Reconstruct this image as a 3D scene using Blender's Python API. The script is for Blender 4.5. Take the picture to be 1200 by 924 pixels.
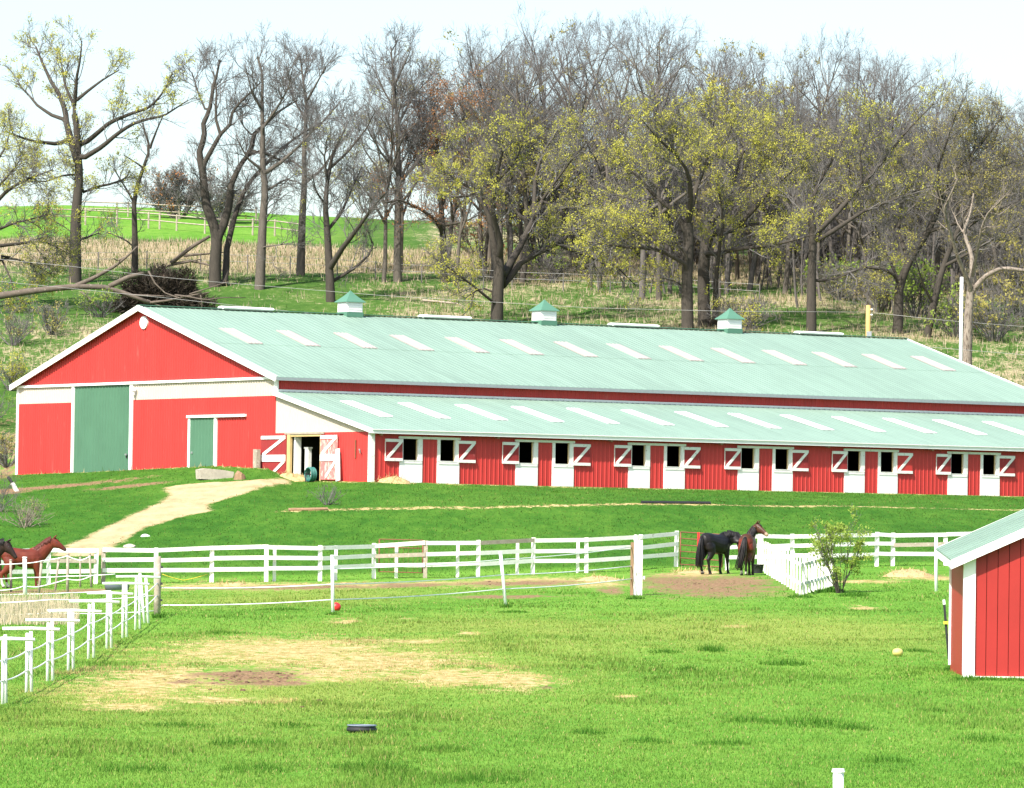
import bpy, bmesh, math, random
import numpy as np
from mathutils import Vector, Matrix

for o in list(bpy.data.objects): bpy.data.objects.remove(o)
scene = bpy.context.scene
COL = scene.collection

# ------------------------------------------------------------------ camera
FPX, ROLL, HOR, CZ = 6000.0, math.radians(.85), 633.66, 4.1      # focal length in photo pixels, roll, horizon row, eye height
PITCH = math.atan((HOR - 462) / FPX)
cr, sr, cp, sp = math.cos(ROLL), math.sin(ROLL), math.cos(PITCH), math.sin(PITCH)
FW = np.array([0, cp, sp]); _U = np.array([0, -sp, cp]); _X = np.array([1., 0, 0])
RT = cr*_X + sr*_U; UP = -sr*_X + cr*_U
CAM = np.array([0, 0, CZ])
cam = bpy.data.cameras.new('camera'); camo = bpy.data.objects.new('camera', cam); COL.objects.link(camo)
cam.sensor_fit = 'HORIZONTAL'; cam.sensor_width = 36; cam.lens = FPX/1200*36
cam.clip_start = 1; cam.clip_end = 5000
camo.matrix_world = Matrix(((RT[0], UP[0], -FW[0], 0), (RT[1], UP[1], -FW[1], 0), (RT[2], UP[2], -FW[2], CZ), (0, 0, 0, 1)))
scene.camera = camo

# ------------------------------------------------------------------ sky, sun, exposure
SUN_AZ = (-.56, -.83); SUN_EL = math.radians(47)
W = bpy.data.worlds.new('World'); scene.world = W; W.use_nodes = True
nt = W.node_tree; nt.nodes.clear()
sky = nt.nodes.new('ShaderNodeTexSky'); sky.sky_type = 'NISHITA'; sky.sun_disc = False
sky.sun_elevation = SUN_EL; sky.sun_rotation = math.atan2(SUN_AZ[0], SUN_AZ[1])
sky.air_density = 1.0; sky.dust_density = 2.0; sky.altitude = 0; sky.ozone_density = 1.0
bg = nt.nodes.new('ShaderNodeBackground'); bg.inputs['Strength'].default_value = .15
wo = nt.nodes.new('ShaderNodeOutputWorld')
nt.links.new(sky.outputs[0], bg.inputs[0]); nt.links.new(bg.outputs[0], wo.inputs[0])
sl = bpy.data.lights.new('sun', 'SUN'); sl.energy = 5.0; sl.angle = math.radians(.53); sl.color = (1, .95, .87)
so = bpy.data.objects.new('sun', sl); COL.objects.link(so)
sd = Vector((SUN_AZ[0]*math.cos(SUN_EL), SUN_AZ[1]*math.cos(SUN_EL), math.sin(SUN_EL)))
so.rotation_euler = sd.to_track_quat('Z', 'Y').to_euler(); so.location = (-60, -60, 120)
vs = scene.view_settings
scene.display_settings.display_device = 'sRGB'
vs.view_transform = 'Standard'; vs.look = 'None'; vs.exposure = .85; vs.gamma = 1; vs.use_curve_mapping = False
scene.render.engine = 'CYCLES'

# ------------------------------------------------------------------ pixel helpers (a pixel gives a direction, the ground gives the distance)
def ray(x, y): return FW + RT*(x-600)/FPX - UP*(y-462)/FPX
def at(x, y, Y):
    r = ray(x, y); return CAM + r*(Y/r[1])
def pad(X, Y):                                         # the paddock: rises gently, and its far side tilts down to the left
    g = np.clip((Y-95)/90., 0, 1); g = g*g*(3-2*g); return .015*Y + (.029*np.clip(X, -40, 40)-.08)*g
def gnd(x, y):
    r = ray(x, y); a, b = 25., 260.
    for _ in range(50):
        m = (a+b)/2; p = CAM + r*(m/r[1])
        if p[2] > pad(p[0], p[1]): a = m
        else: b = m
    return p

# ------------------------------------------------------------------ barn frame of reference
TH = math.radians(56.63)
BU = np.array([math.sin(TH), math.cos(TH), 0]); BV = np.array([-math.cos(TH), math.sin(TH), 0]); BZ = np.array([0, 0, 1.])
B0 = np.array([-10.64, 231, 6.58]); BW, BL, LW = 24.8, 45.4, 8.23; HE, HP, HS, HL = 4.74, 8.2, 2.27, 4.0
S0 = B0 - LW*BV; A0 = B0 + BW*BV

# ------------------------------------------------------------------ ground shape
_t = [at(x, 670, 184+(x-57)*.012) for x in (-400, 57, 248, 375, 560, 687, 792, 1045, 1500)]
TOEX = [p[0] for p in _t]; TOEY = [p[1] for p in _t]
_e = [at(x, y, Y) for x, y, Y in ((-300, 604, 212), (20, 604, 212), (340, 597, 210), (500, 594, 211), (640, 592, 213.5), (760, 589.5, 216.5), (1000, 592, 224), (1190, 596, 229), (1600, 600, 236))]
EDX = [p[0] for p in _e]; EDY = [p[1] for p in _e]; EDZ = [p[2] for p in _e]
WLX = [-200, A0[0]-.5, S0[0], S0[0]+46*BU[0], 200]; WLY = [285, A0[1], S0[1], S0[1]+46*BU[1], 290]
MDX = [-60, -30, -24.2, -20, -17, -13.5, -10.9, -9.6, -6.2, 0, 30, 80]; MDZ = [1.0, .5, .38, .5, .62, .78, .62, .08, 0., -.02, -.02, 0.]
BKX = [-200, A0[0]-2, A0[0], A0[0]+45.4*BU[0]+1, A0[0]+45.4*BU[0]+14, 200]; BKY = [292, 262, A0[1]+3, A0[1]+45.4*BU[1]+3, 263, 296]
HLY = np.array([310, 320, 345, 375, 430, 445, 520, 900]); HLZ = np.array([16.45, 17.9, 21.6, 25.0, 30.9, 31.6, 30, 20])
def vnoise(x, y, s=0):
    xi = np.floor(x).astype(np.int64); yi = np.floor(y).astype(np.int64); fx = x-xi; fy = y-yi
    fx = fx*fx*(3-2*fx); fy = fy*fy*(3-2*fy)
    def h(a, b):
        n = (a*374761393 + b*668265263 + s*982451653) & 0x7fffffff
        n = ((n ^ (n >> 13))*1274126177) & 0x7fffffff
        return ((n ^ (n >> 16)) & 0xffff)/65535.
    return (h(xi, yi)*(1-fx)+h(xi+1, yi)*fx)*(1-fy) + (h(xi, yi+1)*(1-fx)+h(xi+1, yi+1)*fx)*fy
def fbm(x, y, s=0): return .5*vnoise(x, y, s)+.3*vnoise(x*2.1, y*2.1, s+1)+.2*vnoise(x*4.3, y*4.3, s+2)
def _gz(X, Y):
    toe = np.interp(X, TOEX, TOEY)+3.2; ed = np.interp(X, EDX, EDY); ez = np.interp(X, EDX, EDZ)
    wl = np.interp(X, WLX, WLY); wz = B0[2]+np.interp(X, MDX, MDZ); bk = np.interp(X, BKX, BKY)
    z = pad(X, Y)
    t = np.clip((Y-toe)/(ed-toe), 0, 1); z = np.where(Y > toe, pad(X, toe)*(1-t)+ez*t, z)
    t = np.clip((Y-ed)/(wl-.4-ed), 0, 1); z = np.where(Y > ed, ez*(1-t)+wz*t, z)
    t = np.clip((Y-wl+.2)/1.0, 0, 1); z = np.where(Y > wl-.2, wz*(1-t)+(B0[2]-.03)*t, z)
    t = np.clip((Y-bk)/np.maximum(310-bk, 1), 0, 1); t = t**1.15; z = np.where(Y > bk, (B0[2]-.03)*(1-t)+16.45*t, z)
    return np.where(Y > 310, np.interp(Y, HLY, HLZ)+np.clip((-X-6)*.02, -1.0, .6)*np.clip((Y-330)/60, 0, 1), z)
def gz(X, Y):
    X = np.asarray(X, float); Y = np.asarray(Y, float)
    z = _gz(X, Y)
    sm = (_gz(X, Y-2)+_gz(X, Y-1)+z+_gz(X, Y+1)+_gz(X, Y+2))/5
    k = np.clip((np.interp(X, WLX, WLY)-3-Y)/2, 0, 1)
    z = z*(1-k)+sm*k
    rough = .10*(fbm(X*.23, Y*.13, 3)-.5) + .05*(fbm(X*.9, Y*.5, 5)-.5)
    inside = (Y > np.interp(X, WLX, WLY)-.6) & (Y < np.interp(X, BKX, BKY)+.5)
    hill = np.clip((Y-300)/20, 0, 1)*(.9*(fbm(X*.06, Y*.05, 8)-.5))
    return z + np.where(inside, 0, rough) + hill
def gz1(x, y): return float(gz(np.array([x]), np.array([y]))[0])
def hit(x, y, y0=40., y1=460.):                       # first ground point seen through a photo pixel
    r = ray(x, y); Y = np.linspace(y0, y1, 4000)
    P = CAM[None, :] + r[None, :]*(Y/r[1])[:, None]
    d = P[:, 2]-gz(P[:, 0], P[:, 1])
    i = np.argmax(d < 0)
    if d[i] >= 0: i = len(Y)-1
    return P[i]
def pxm(Y): return FPX/Y

# ------------------------------------------------------------------ mesh and object helpers
class MB:
    def __init__(s): s.v = []; s.f = []
    def box(s, c, ax, ay, az):                        # centre and three half-vectors
        c, ax, ay, az = (np.asarray(q, float) for q in (c, ax, ay, az)); n = len(s.v)
        for k in (-1, 1):
            for j in (-1, 1):
                for i in (-1, 1): s.v.append(tuple(c+i*ax+j*ay+k*az))
        s.f += [tuple(n+q for q in f) for f in ((0, 2, 3, 1), (4, 5, 7, 6), (0, 1, 5, 4), (2, 6, 7, 3), (0, 4, 6, 2), (1, 3, 7, 5))]
        return s
    def bar(s, a, b, w, d, up=(0, 0, 1)):             # a board from a to b, w along up, d across
        a, b = np.asarray(a, float), np.asarray(b, float); t = b-a; L = np.linalg.norm(t); t = t/L
        n = np.cross(t, up); 
        if np.linalg.norm(n) < 1e-4: n = np.cross(t, (1, 0, 0))
        n /= np.linalg.norm(n); q = np.cross(n, t)
        return s.box((a+b)/2, t*L/2, n*d/2, q*w/2)
    def tube(s, pts, rad, n=6, cap=True):
        pts = [np.asarray(p, float) for p in pts]; k = len(pts)
        if not hasattr(rad, '__len__'): rad = [rad]*k
        b = len(s.v); ref = None
        for i in range(k):
            t = pts[min(i+1, k-1)]-pts[max(i-1, 0)]; t = t/(np.linalg.norm(t)+1e-9)
            if ref is None: ref = np.cross(t, (0, 0, 1.) if abs(t[2]) < .9 else (1., 0, 0))
            ref = ref-t*(ref@t); ref /= np.linalg.norm(ref)+1e-9; q = np.cross(t, ref)
            for j in range(n):
                a = 2*math.pi*j/n; s.v.append(tuple(pts[i]+rad[i]*(math.cos(a)*ref+math.sin(a)*q)))
        for i in range(k-1):
            for j in range(n):
                a = b+i*n+j; c = b+i*n+(j+1) % n; s.f.append((a, c, c+n, a+n))
        if cap: s.f.append(tuple(range(b+n-1, b-1, -1))); s.f.append(tuple(range(b+(k-1)*n, b+k*n)))
        return s
    def loft(s, secs, n=12, cap=True):                # secs: (centre, side vector, up vector)
        b = len(s.v); k = len(secs)
        for c, a, u in secs:
            c, a, u = (np.asarray(q, float) for q in (c, a, u))
            for j in range(n):
                w = 2*math.pi*j/n; s.v.append(tuple(c+a*math.cos(w)+u*math.sin(w)))
        for i in range(k-1):
            for j in range(n):
                p = b+i*n+j; q = b+i*n+(j+1) % n; s.f.append((p, q, q+n, p+n))
        if cap: s.f.append(tuple(range(b+n-1, b-1, -1))); s.f.append(tuple(range(b+(k-1)*n, b+k*n)))
        return s
    def poly(s, pts, d):                              # a flat polygon given thickness d (vector)
        n = len(pts); b = len(s.v); d = np.asarray(d, float)
        s.v += [tuple(np.asarray(p, float)) for p in pts]+[tuple(np.asarray(p, float)+d) for p in pts]
        s.f.append(tuple(range(b+n-1, b-1, -1))); s.f.append(tuple(range(b+n, b+2*n)))
        for i in range(n): j = (i+1) % n; s.f.append((b+i, b+j, b+n+j, b+n+i))
        return s
    def mesh(s, name, m, smooth=False):
        me = bpy.data.meshes.new(name); me.from_pydata(s.v, [], s.f)
        bm = bmesh.new(); bm.from_mesh(me); bmesh.ops.recalc_face_normals(bm, faces=bm.faces); bm.to_mesh(me); bm.free(); me.update()
        if smooth: me.polygons.foreach_set('use_smooth', [True]*len(me.polygons))
        if m: me.materials.append(m)
        return me
    def build(s, name, m, parent=None, smooth=False, **kw):
        return link(name, s.mesh(name, m, smooth), parent, **kw)
def link(name, me, parent=None, label=None, cat=None, group=None, kind=None):
    o = bpy.data.objects.new(name, me); COL.objects.link(o)
    if parent:
        o.parent = parent; o.matrix_parent_inverse = parent.matrix_world.inverted() if parent.type != 'EMPTY' else Matrix.Identity(4)
    return tag(o, label, cat, group, kind)
def tag(o, label=None, cat=None, group=None, kind=None):
    if label: o['label'] = label
    if cat: o['category'] = cat
    if group: o['group'] = group
    if kind: o['kind'] = kind
    return o
# things built in world space: the Empty stands at the base and its parts hold coordinates relative to it
class Thing:
    def __init__(s, name, base, label, cat, group=None):
        s.b = np.asarray(base, float); s.o = bpy.data.objects.new(name, None); COL.objects.link(s.o)
        s.o.location = s.b; s.o.empty_display_size = .3; tag(s.o, label, cat, group)
    def part(s, name, mb, m, smooth=False, label=None, kind=None, sub=None):
        me = MB(); me.v = [tuple(np.asarray(q)-s.b) for q in mb.v]; me.f = mb.f
        o = bpy.data.objects.new(name, me.mesh(name, m, smooth)); COL.objects.link(o)
        o.parent = sub if sub else s.o
        return tag(o, label=label, kind=kind)
def solo(name, base, mb, m, label, cat, group=None, smooth=False, kind=None):
    b = np.asarray(base, float); me = MB(); me.v = [tuple(np.asarray(q)-b) for q in mb.v]; me.f = mb.f
    o = bpy.data.objects.new(name, me.mesh(name, m, smooth)); COL.objects.link(o); o.location = b
    return tag(o, label, cat, group, kind)
def copytree(o, parent=None):
    c = o.copy(); COL.objects.link(c)
    if parent: c.parent = parent
    for ch in o.children: copytree(ch, c)
    return c

# ------------------------------------------------------------------ materials
def newmat(name):
    m = bpy.data.materials.new(name); m.use_nodes = True; t = m.node_tree
    return m, t, t.nodes['Principled BSDF']
def N(t, typ, **kw):
    n = t.nodes.new(typ)
    for k, v in kw.items():
        if k in n.inputs: n.inputs[k].default_value = v
        else: setattr(n, k, v)
    return n
def ramp(t, fac, stops):
    r = t.nodes.new('ShaderNodeValToRGB'); e = r.color_ramp.elements
    while len(e) < len(stops): e.new(.5)
    for q, (p, c) in zip(e, stops): q.position = p; q.color = (*c, 1) if len(c) == 3 else c
    t.links.new(fac, r.inputs[0]); return r.outputs[0]
def math_(t, op, a, b=None, c=None):
    n = t.nodes.new('ShaderNodeMath'); n.operation = op
    for i, q in enumerate((a, b, c)):
        if q is None: continue
        if isinstance(q, (int, float)): n.inputs[i].default_value = q
        else: t.links.new(q, n.inputs[i])
    return n.outputs[0]
def mixc(t, f, a, b):
    n = t.nodes.new('ShaderNodeMix'); n.data_type = 'RGBA'
    for s, q in ((n.inputs[0], f), (n.inputs[6], a), (n.inputs[7], b)):
        if isinstance(q, (int, float)): s.default_value = q
        elif isinstance(q, tuple): s.default_value = (*q, 1)
        else: t.links.new(q, s)
    return n.outputs[2]
def noise(t, scale, det=3, rough=.6, vec=None):
    n = N(t, 'ShaderNodeTexNoise', Scale=scale, Detail=det, Roughness=rough)
    if vec: t.links.new(vec, n.inputs['Vector'])
    return n.outputs['Fac']
def smooth01(t, v, a, b):
    n = t.nodes.new('ShaderNodeMapRange'); n.interpolation_type = 'SMOOTHSTEP'
    n.inputs[1].default_value = a; n.inputs[2].default_value = b; t.links.new(v, n.inputs[0]); return n.outputs[0]
def paint(name, c, rough=.5, var=.12, sc=1.5, wear=None, wamt=.5, bump=.0, bsc=30, spec=.4, metal=0, stretch=None):
    m, t, p = newmat(name)
    geo = t.nodes.new('ShaderNodeNewGeometry'); vec = geo.outputs['Position']
    if stretch:
        mp = N(t, 'ShaderNodeMapping'); mp.inputs['Scale'].default_value = stretch; t.links.new(vec, mp.inputs[0]); vec = mp.outputs[0]
    n1 = noise(t, sc, 5, .65, vec)
    d = tuple(q*(1-var) for q in c); l = tuple(min(1, q*(1+var)) for q in c)
    col = ramp(t, n1, [(.25, d), (.75, l)])
    if wear:
        n2 = noise(t, sc*2.7, 6, .7, vec); col = mixc(t, smooth01(t, n2, 1-wamt, 1-wamt+.12), col, wear)
    t.links.new(col, p.inputs['Base Color'])
    p.inputs['Roughness'].default_value = rough; p.inputs['Specular IOR Level'].default_value = spec; p.inputs['Metallic'].default_value = metal
    if bump:
        b = N(t, 'ShaderNodeBump', Strength=bump, Distance=.02); t.links.new(noise(t, bsc, 4, .6, vec), b.inputs['Height']); t.links.new(b.outputs[0], p.inputs['Normal'])
    return m
M = {}
M['red'] = paint('red_siding', (.49, .037, .032), .5, .13, 1.0, (.52, .085, .072), .40, stretch=(1.3, 1.3, .18))
M['red_shed'] = paint('deep_red_boards', (.34, .022, .019), .5, .10, .9, (.30, .035, .03), .36)
M['red_wood'] = paint('red_weathered_wood', (.27, .024, .024), .7, .18, 2.0, (.50, .27, .25), .38, .3, 18, stretch=(3, 3, .6))
M['pink_wood'] = paint('faded_red_wood', (.62, .16, .15), .8, .15, 2.0, (.72, .60, .52), .5, .3, 18, stretch=(3, 3, .6))
M['cream'] = paint('cream_siding', (.50, .445, .37), .5, .05, .8, (.44, .38, .30), .36)
M['door_white'] = paint('stall_door_white', (.84, .83, .80), .6, .04, 1.2, (.62, .57, .50), .30)
M['white'] = paint('white_trim', (.82, .81, .78), .5, .06, 1.5, (.55, .50, .44), .33)
M['white_wood'] = paint('white_painted_wood', (.78, .76, .71), .7, .10, 2.2, (.44, .38, .30), .42, .3, 20)
M['pvc'] = paint('white_pvc', (.84, .84, .82), .35, .03, 2)
M['green'] = paint('green_door', (.070, .165, .100), .5, .10, .6)
M['roof'] = paint('mint_metal_roof', (.235, .325, .262), .55, .05, .25, (.255, .33, .28), .42, spec=.2)
def roofmat(name, c):
    m, t, p = newmat(name); geo = t.nodes.new('ShaderNodeNewGeometry'); mp = N(t, 'ShaderNodeMapping'); mp.vector_type = 'TEXTURE'; mp.inputs['Rotation'].default_value = (0, 0, math.pi/2-TH); mp.inputs['Scale'].default_value = (1, 9, 9)
    t.links.new(geo.outputs['Position'], mp.inputs[0]); n1 = noise(t, 1.6, 4, .65, mp.outputs[0]); n2 = noise(t, .09, 3, .5, geo.outputs['Position']); n3 = noise(t, 5, 3, .6, mp.outputs[0])
    f = math_(t, 'ADD', math_(t, 'MULTIPLY', n1, .45), math_(t, 'ADD', math_(t, 'MULTIPLY', n2, .3), math_(t, 'MULTIPLY', n3, .25)))
    col = ramp(t, f, [(.34, tuple(q*.84 for q in c)), (.5, c), (.64, tuple(q*1.10 for q in c))]); t.links.new(col, p.inputs['Base Color']); p.inputs['Roughness'].default_value = .55; p.inputs['Specular IOR Level'].default_value = .2; return m
M['roof'] = roofmat('mint_metal_roof_streaked', (.196, .284, .228))
M['roof_dark'] = paint('green_metal', (.085, .20, .135), .5, .08, 1)
M['skylight'] = paint('aged_skylight', (.36, .315, .285), .5, .10, 3, (.43, .39, .36), .45)
M['skylight_new'] = paint('white_skylight', (.84, .82, .79), .4, .05, 3)
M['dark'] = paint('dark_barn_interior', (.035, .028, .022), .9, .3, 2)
M['lumber'] = paint('bare_lumber', (.50, .36, .16), .8, .15, 4, bump=.3)
M['oldwood'] = paint('weathered_grey_wood', (.33, .28, .22), .9, .25, 3, (.52, .47, .40), .45, .4, 14)
M['brownwood'] = paint('brown_old_wood', (.24, .15, .085), .9, .25, 3, (.40, .30, .20), .4, .4, 14)
M['rust'] = paint('rusty_pipe', (.20, .075, .040), .8, .25, 8)
M['redplastic'] = paint('red_plastic', (.65, .03, .03), .4, .05, 4)
M['black'] = paint('black_rubber', (.022, .022, .025), .6, .2, 6)
M['slate'] = paint('slate_blue_plastic', (.16, .19, .25), .5, .12, 6)
M['teal'] = paint('teal_hose', (.03, .15, .125), .5, .15, 9)
M['steel'] = paint('galvanised_steel', (.45, .46, .47), .4, .1, 8, metal=.7)
M['yellow'] = paint('yellow_plastic', (.75, .55, .06), .5, .08, 8)
M['ballyellow'] = paint('pale_yellow_ball', (.62, .50, .16), .6, .12, 9)
M['straw'] = paint('straw', (.46, .34, .16), .95, .35, 5, (.28, .19, .08), .48, .8, 30)
M['brownclod'] = paint('dark_clods', (.11, .068, .040), 1, .5, 4)
M['stone'] = paint('weathered_stone', (.42, .37, .30), .95, .2, 3, (.28, .23, .17), .42, .6, 12)
M['bark'] = paint('grey_brown_bark', (.100, .086, .070), .95, .30, 3, (.18, .16, .135), .42, .9, 9, stretch=(2, 2, .5))
M['bark_dark'] = paint('dark_oak_bark', (.052, .044, .035), .95, .30, 3, (.14, .12, .095), .36, .9, 9, stretch=(2, 2, .5))
M['bark_far'] = paint('grey_wood_bark', (.110, .097, .088), .95, .25, 2, (.18, .165, .155), .42, .8, 7, stretch=(2, 2, .5))
M['twig'] = paint('brown_twigs', (.130, .122, .115), .95, .25, 2)
M['deadwood'] = paint('bleached_dead_wood', (.235, .195, .155), .9, .30, 2.5, (.075, .055, .04), .50, .6, 8, stretch=(2, 2, .5))
M['fallenwood'] = paint('grey_fallen_wood', (.115, .092, .072), .95, .3, 2.5, (.30, .26, .21), .42, .6, 8)
M['rootball'] = paint('dark_earth_roots', (.050, .036, .024), 1, .4, 3, (.11, .08, .05), .42, .8, 6)
M['polepine'] = paint('treated_pine_pole', (.50, .32, .11), .8, .12, 2, stretch=(3, 3, .5))
M['wire'] = paint('pale_wire', (.36, .355, .34), .5, .05, 1)
def leafmat(name, c1, c2, tr=.35):
    m, t, p = newmat(name)
    at_ = t.nodes.new('ShaderNodeNewGeometry'); n = noise(t, .6, 3, .6, at_.outputs['Position']); n2 = noise(t, 6, 2, .6, at_.outputs['Position'])
    f = math_(t, 'ADD', math_(t, 'MULTIPLY', n, .6), math_(t, 'MULTIPLY', n2, .4))
    col = ramp(t, f, [(.35, c1), (.65, c2)])
    t.links.new(col, p.inputs['Base Color']); p.inputs['Roughness'].default_value = .7; p.inputs['Specular IOR Level'].default_value = .2
    tr_ = t.nodes.new('ShaderNodeBsdfTranslucent'); t.links.new(col, tr_.inputs[0])
    mx = t.nodes.new('ShaderNodeMixShader'); mx.inputs[0].default_value = tr
    t.links.new(p.outputs[0], mx.inputs[1]); t.links.new(tr_.outputs[0], mx.inputs[2]); t.links.new(mx.outputs[0], t.nodes['Material Output'].inputs[0])
    return m
M['leaf'] = leafmat('yellow_green_leaves', (.40, .40, .060), (.62, .59, .11), .45)
M['leaf_pale'] = leafmat('olive_spring_leaves', (.33, .29, .075), (.46, .41, .13), .45)
M['leaf_rust'] = leafmat('rusty_dead_leaves', (.32, .14, .06), (.46, .24, .10), .45)
M['leaf_bush'] = leafmat('bush_leaves', (.20, .33, .05), (.40, .48, .10), .5)
M['needle'] = leafmat('dark_brush', (.022, .020, .014), (.055, .042, .030), .1)
def colattr(name, rough=.9, tr=0.):
    m, t, p = newmat(name); a = t.nodes.new('ShaderNodeAttribute'); a.attribute_name = 'col'
    t.links.new(a.outputs['Color'], p.inputs['Base Color']); p.inputs['Roughness'].default_value = rough; p.inputs['Specular IOR Level'].default_value = .15
    if tr:
        b = t.nodes.new('ShaderNodeBsdfTranslucent'); t.links.new(a.outputs['Color'], b.inputs[0])
        mx = t.nodes.new('ShaderNodeMixShader'); mx.inputs[0].default_value = tr
        t.links.new(p.outputs[0], mx.inputs[1]); t.links.new(b.outputs[0], mx.inputs[2]); t.links.new(mx.outputs[0], t.nodes['Material Output'].inputs[0])
    return m
M['blades'] = colattr('grass_blades', .8, .3)
M['hide'] = colattr('horse_hide', .45)
M['hide'].node_tree.nodes['Principled BSDF'].inputs['Specular IOR Level'].default_value = .2
# ------------------------------------------------------------------ ground sheet with region weights
def ell(x, y, rx, ry):                                # a patch named by photo pixels, laid on the paddock in metres
    p = gnd(x, y); return (p[0], p[1], rx*p[1]/FPX, max(.4, ry*p[1]**2/24600.))
STRAW = [ell(*q) for q in ((190, 797, 100, 22), (330, 764, 140, 20), (430, 776, 130, 16), (540, 793, 95, 11), (600, 800, 55, 11), (250, 820, 70, 5), (150, 828, 60, 5),
         (620, 682, 100, 6), (700, 684, 34, 6), (250, 687, 80, 5), (402, 728, 18, 3), (480, 725, 10, 2), (548, 743, 14, 2), (805, 674, 50, 3.5), (1075, 677, 32, 3.5), (735, 818, 12, 2),
         (470, 752, 60, 3), (380, 790, 90, 8), (860, 735, 16, 1.5), (1010, 712, 22, 2), (500, 683, 60, 2.5))]
DIRT = [ell(*q) for q in ((300, 793, 56, 10), (222, 799, 22, 4), (250, 790, 30, 4), (330, 800, 40, 4), (828, 687, 84, 13), (800, 682, 60, 9), (860, 682, 50, 8), (600, 684, 90, 4), (350, 689, 120, 3), (480, 686, 60, 3), (715, 692, 18, 5), (260, 690, 60, 1.6), (30, 694, 60, 3), (100, 692, 40, 2),
        (1080, 675, 26, 2), (640, 806, 14, 2), (590, 700, 70, 2))]
_rp = [(72, 643), (105, 628), (150, 606), (186, 590), (200, 580), (190, 572), (215, 568), (262, 565), (310, 562), (345, 562), (338, 567), (292, 577), (243, 592), (248, 599), (205, 608), (165, 621), (132, 641), (118, 652), (60, 652)]
ROAD = np.array([hit(x, y, 150)[:2] for x, y in _rp])
LEDGE = np.array([(p[0], p[1]) for p in (hit(x, y+1, 150) for x, y in ((335, 598), (420, 596), (500, 594.5), (640, 592.5), (760, 590), (830, 590.5), (1000, 592.5), (1200, 597)))])
def ell2(x, y, rx, ry): p = hit(x, y, 150); return (p[0], p[1], rx*p[1]/FPX, ry)
DIRT += [ell2(60, 571, 110, 1.6), (ell2(150, 570, 50, 1.2)), ell2(10, 576, 30, 3), ell2(-10, 560, 22, 6)]
STRAW += [ell(*q) for q in ((330, 688, 70, 5), (420, 686, 70, 5), (560, 684, 70, 5), (1010, 682, 50, 2), (1100, 678, 40, 3), (1160, 676, 40, 3))]
def inpoly(X, Y, P):
    r = np.zeros(X.shape, bool); n = len(P)
    for i in range(n):
        x0, y0 = P[i]; x1, y1 = P[(i+1) % n]
        c = ((y0 > Y) != (y1 > Y)) & (X < (x1-x0)*(Y-y0)/(y1-y0+1e-12)+x0); r ^= c
    return r
def polydist(X, Y, P, closed=True):
    d = np.full(X.shape, 1e9); n = len(P)
    for i in range(n if closed else n-1):
        a = P[i]; b = P[(i+1) % n]; t = np.clip(((X-a[0])*(b[0]-a[0])+(Y-a[1])*(b[1]-a[1]))/((b-a)@(b-a)+1e-9), 0, 1)
        d = np.minimum(d, np.hypot(X-a[0]-t*(b[0]-a[0]), Y-a[1]-t*(b[1]-a[1])))
    return d
def blobs(X, Y, L):
    w = np.zeros(X.shape)
    for cx, cy, rx, ry in L: w = np.maximum(w, 1.25-np.hypot((X-cx)/rx, (Y-cy)/ry)*.75)
    return np.clip(w, 0, 1)
HALO = [ell(*q) for q in ((380, 785, 330, 62), (560, 745, 260, 30), (330, 700, 200, 14), (900, 740, 260, 22), (140, 810, 160, 40))]
def weights(X, Y):
    d = polydist(X, Y, ROAD); ins = inpoly(X, Y, ROAD)
    road = np.clip(.5+np.where(ins, d, -d)*.45, 0, 1)
    straw = blobs(X, Y, STRAW); dirt = blobs(X, Y, DIRT)
    ld = polydist(X, Y, LEDGE, False); straw = np.maximum(straw, np.clip(1.0-ld*np.interp(X, (-12, 6, 16), (1.0, 1.2, 1.9)), 0, 1)*(Y > 150))
    wl = np.interp(X, WLX, WLY); straw = np.maximum(straw, np.clip(.75-np.abs(Y-wl+.8)*.7, 0, 1)*(Y > 150))
    dry = np.clip((Y-268)/20, 0, 1)*(.18+.60*fbm(X*.16, Y*.14, 21))*(1-.25*np.clip((-4-X)/5, 0, 1)*np.clip((330-Y)/8, 0, 1))            # hillside: straw and green mixed
    lft = np.clip((-6-X)/5, 0, 1)
    ff = np.clip((Y-350)/3, 0, 1)*np.clip((383+.15*X-Y)/3, 0, 1)               # the pale standing hay
    gr = np.clip((Y-322)/4, 0, 1)*np.clip((350-Y)/3, 0, 1)
    up = np.clip((Y-384-.15*X)/3, 0, 1)
    dry = dry*(1-lft*np.clip(gr*.32+up*.95, 0, 1)); dry = np.maximum(dry, ff*np.clip((30-X)/20, .35, 1))
    wood = np.clip((X-12)/14, 0, 1)*np.clip((Y-330)/12, 0, 1)
    left = np.clip((-22.5-X)/2.5, 0, 1)*np.clip((Y-238)/8, 0, 1)*np.clip((296-Y)/20, 0, 1)
    halo = blobs(X, Y, HALO)*np.clip(.25+1.5*fbm(X*.22, Y*.09, 91), 0, 1)
    return dict(halo=halo, straw=straw, dirt=np.maximum(dirt, np.clip(left*(.35+.5*fbm(X*.3, Y*.3, 31)), 0, 1)), road=road, bank=np.clip((Y-np.interp(X, TOEX, TOEY)-2)/4, 0, 1)*np.clip(.80+.20*(np.interp(X, EDX, EDY)+1.5-Y)/3, .80, 1)*(Y < 262), dry=np.maximum(dry*(1-left), left*.5), wood=wood, up=up*np.clip((-12-X)/5, 0, 1))
def axis(segs):
    out = []
    for a, b, st in segs: out += list(np.arange(a, b, st))
    return np.array(out+[segs[-1][1]])
gx = axis([(-900, -120, 60), (-120, -48, 6), (-48, -24, 1.2), (-24, 30, .45), (30, 54, 1.0), (54, 120, 6), (120, 900, 60)])
gy = axis([(-60, 30, 15), (30, 60, 3), (60, 176, .9), (176, 256, .5), (256, 330, 1.2), (330, 450, 2), (450, 520, 10), (520, 1500, 70)])
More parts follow.
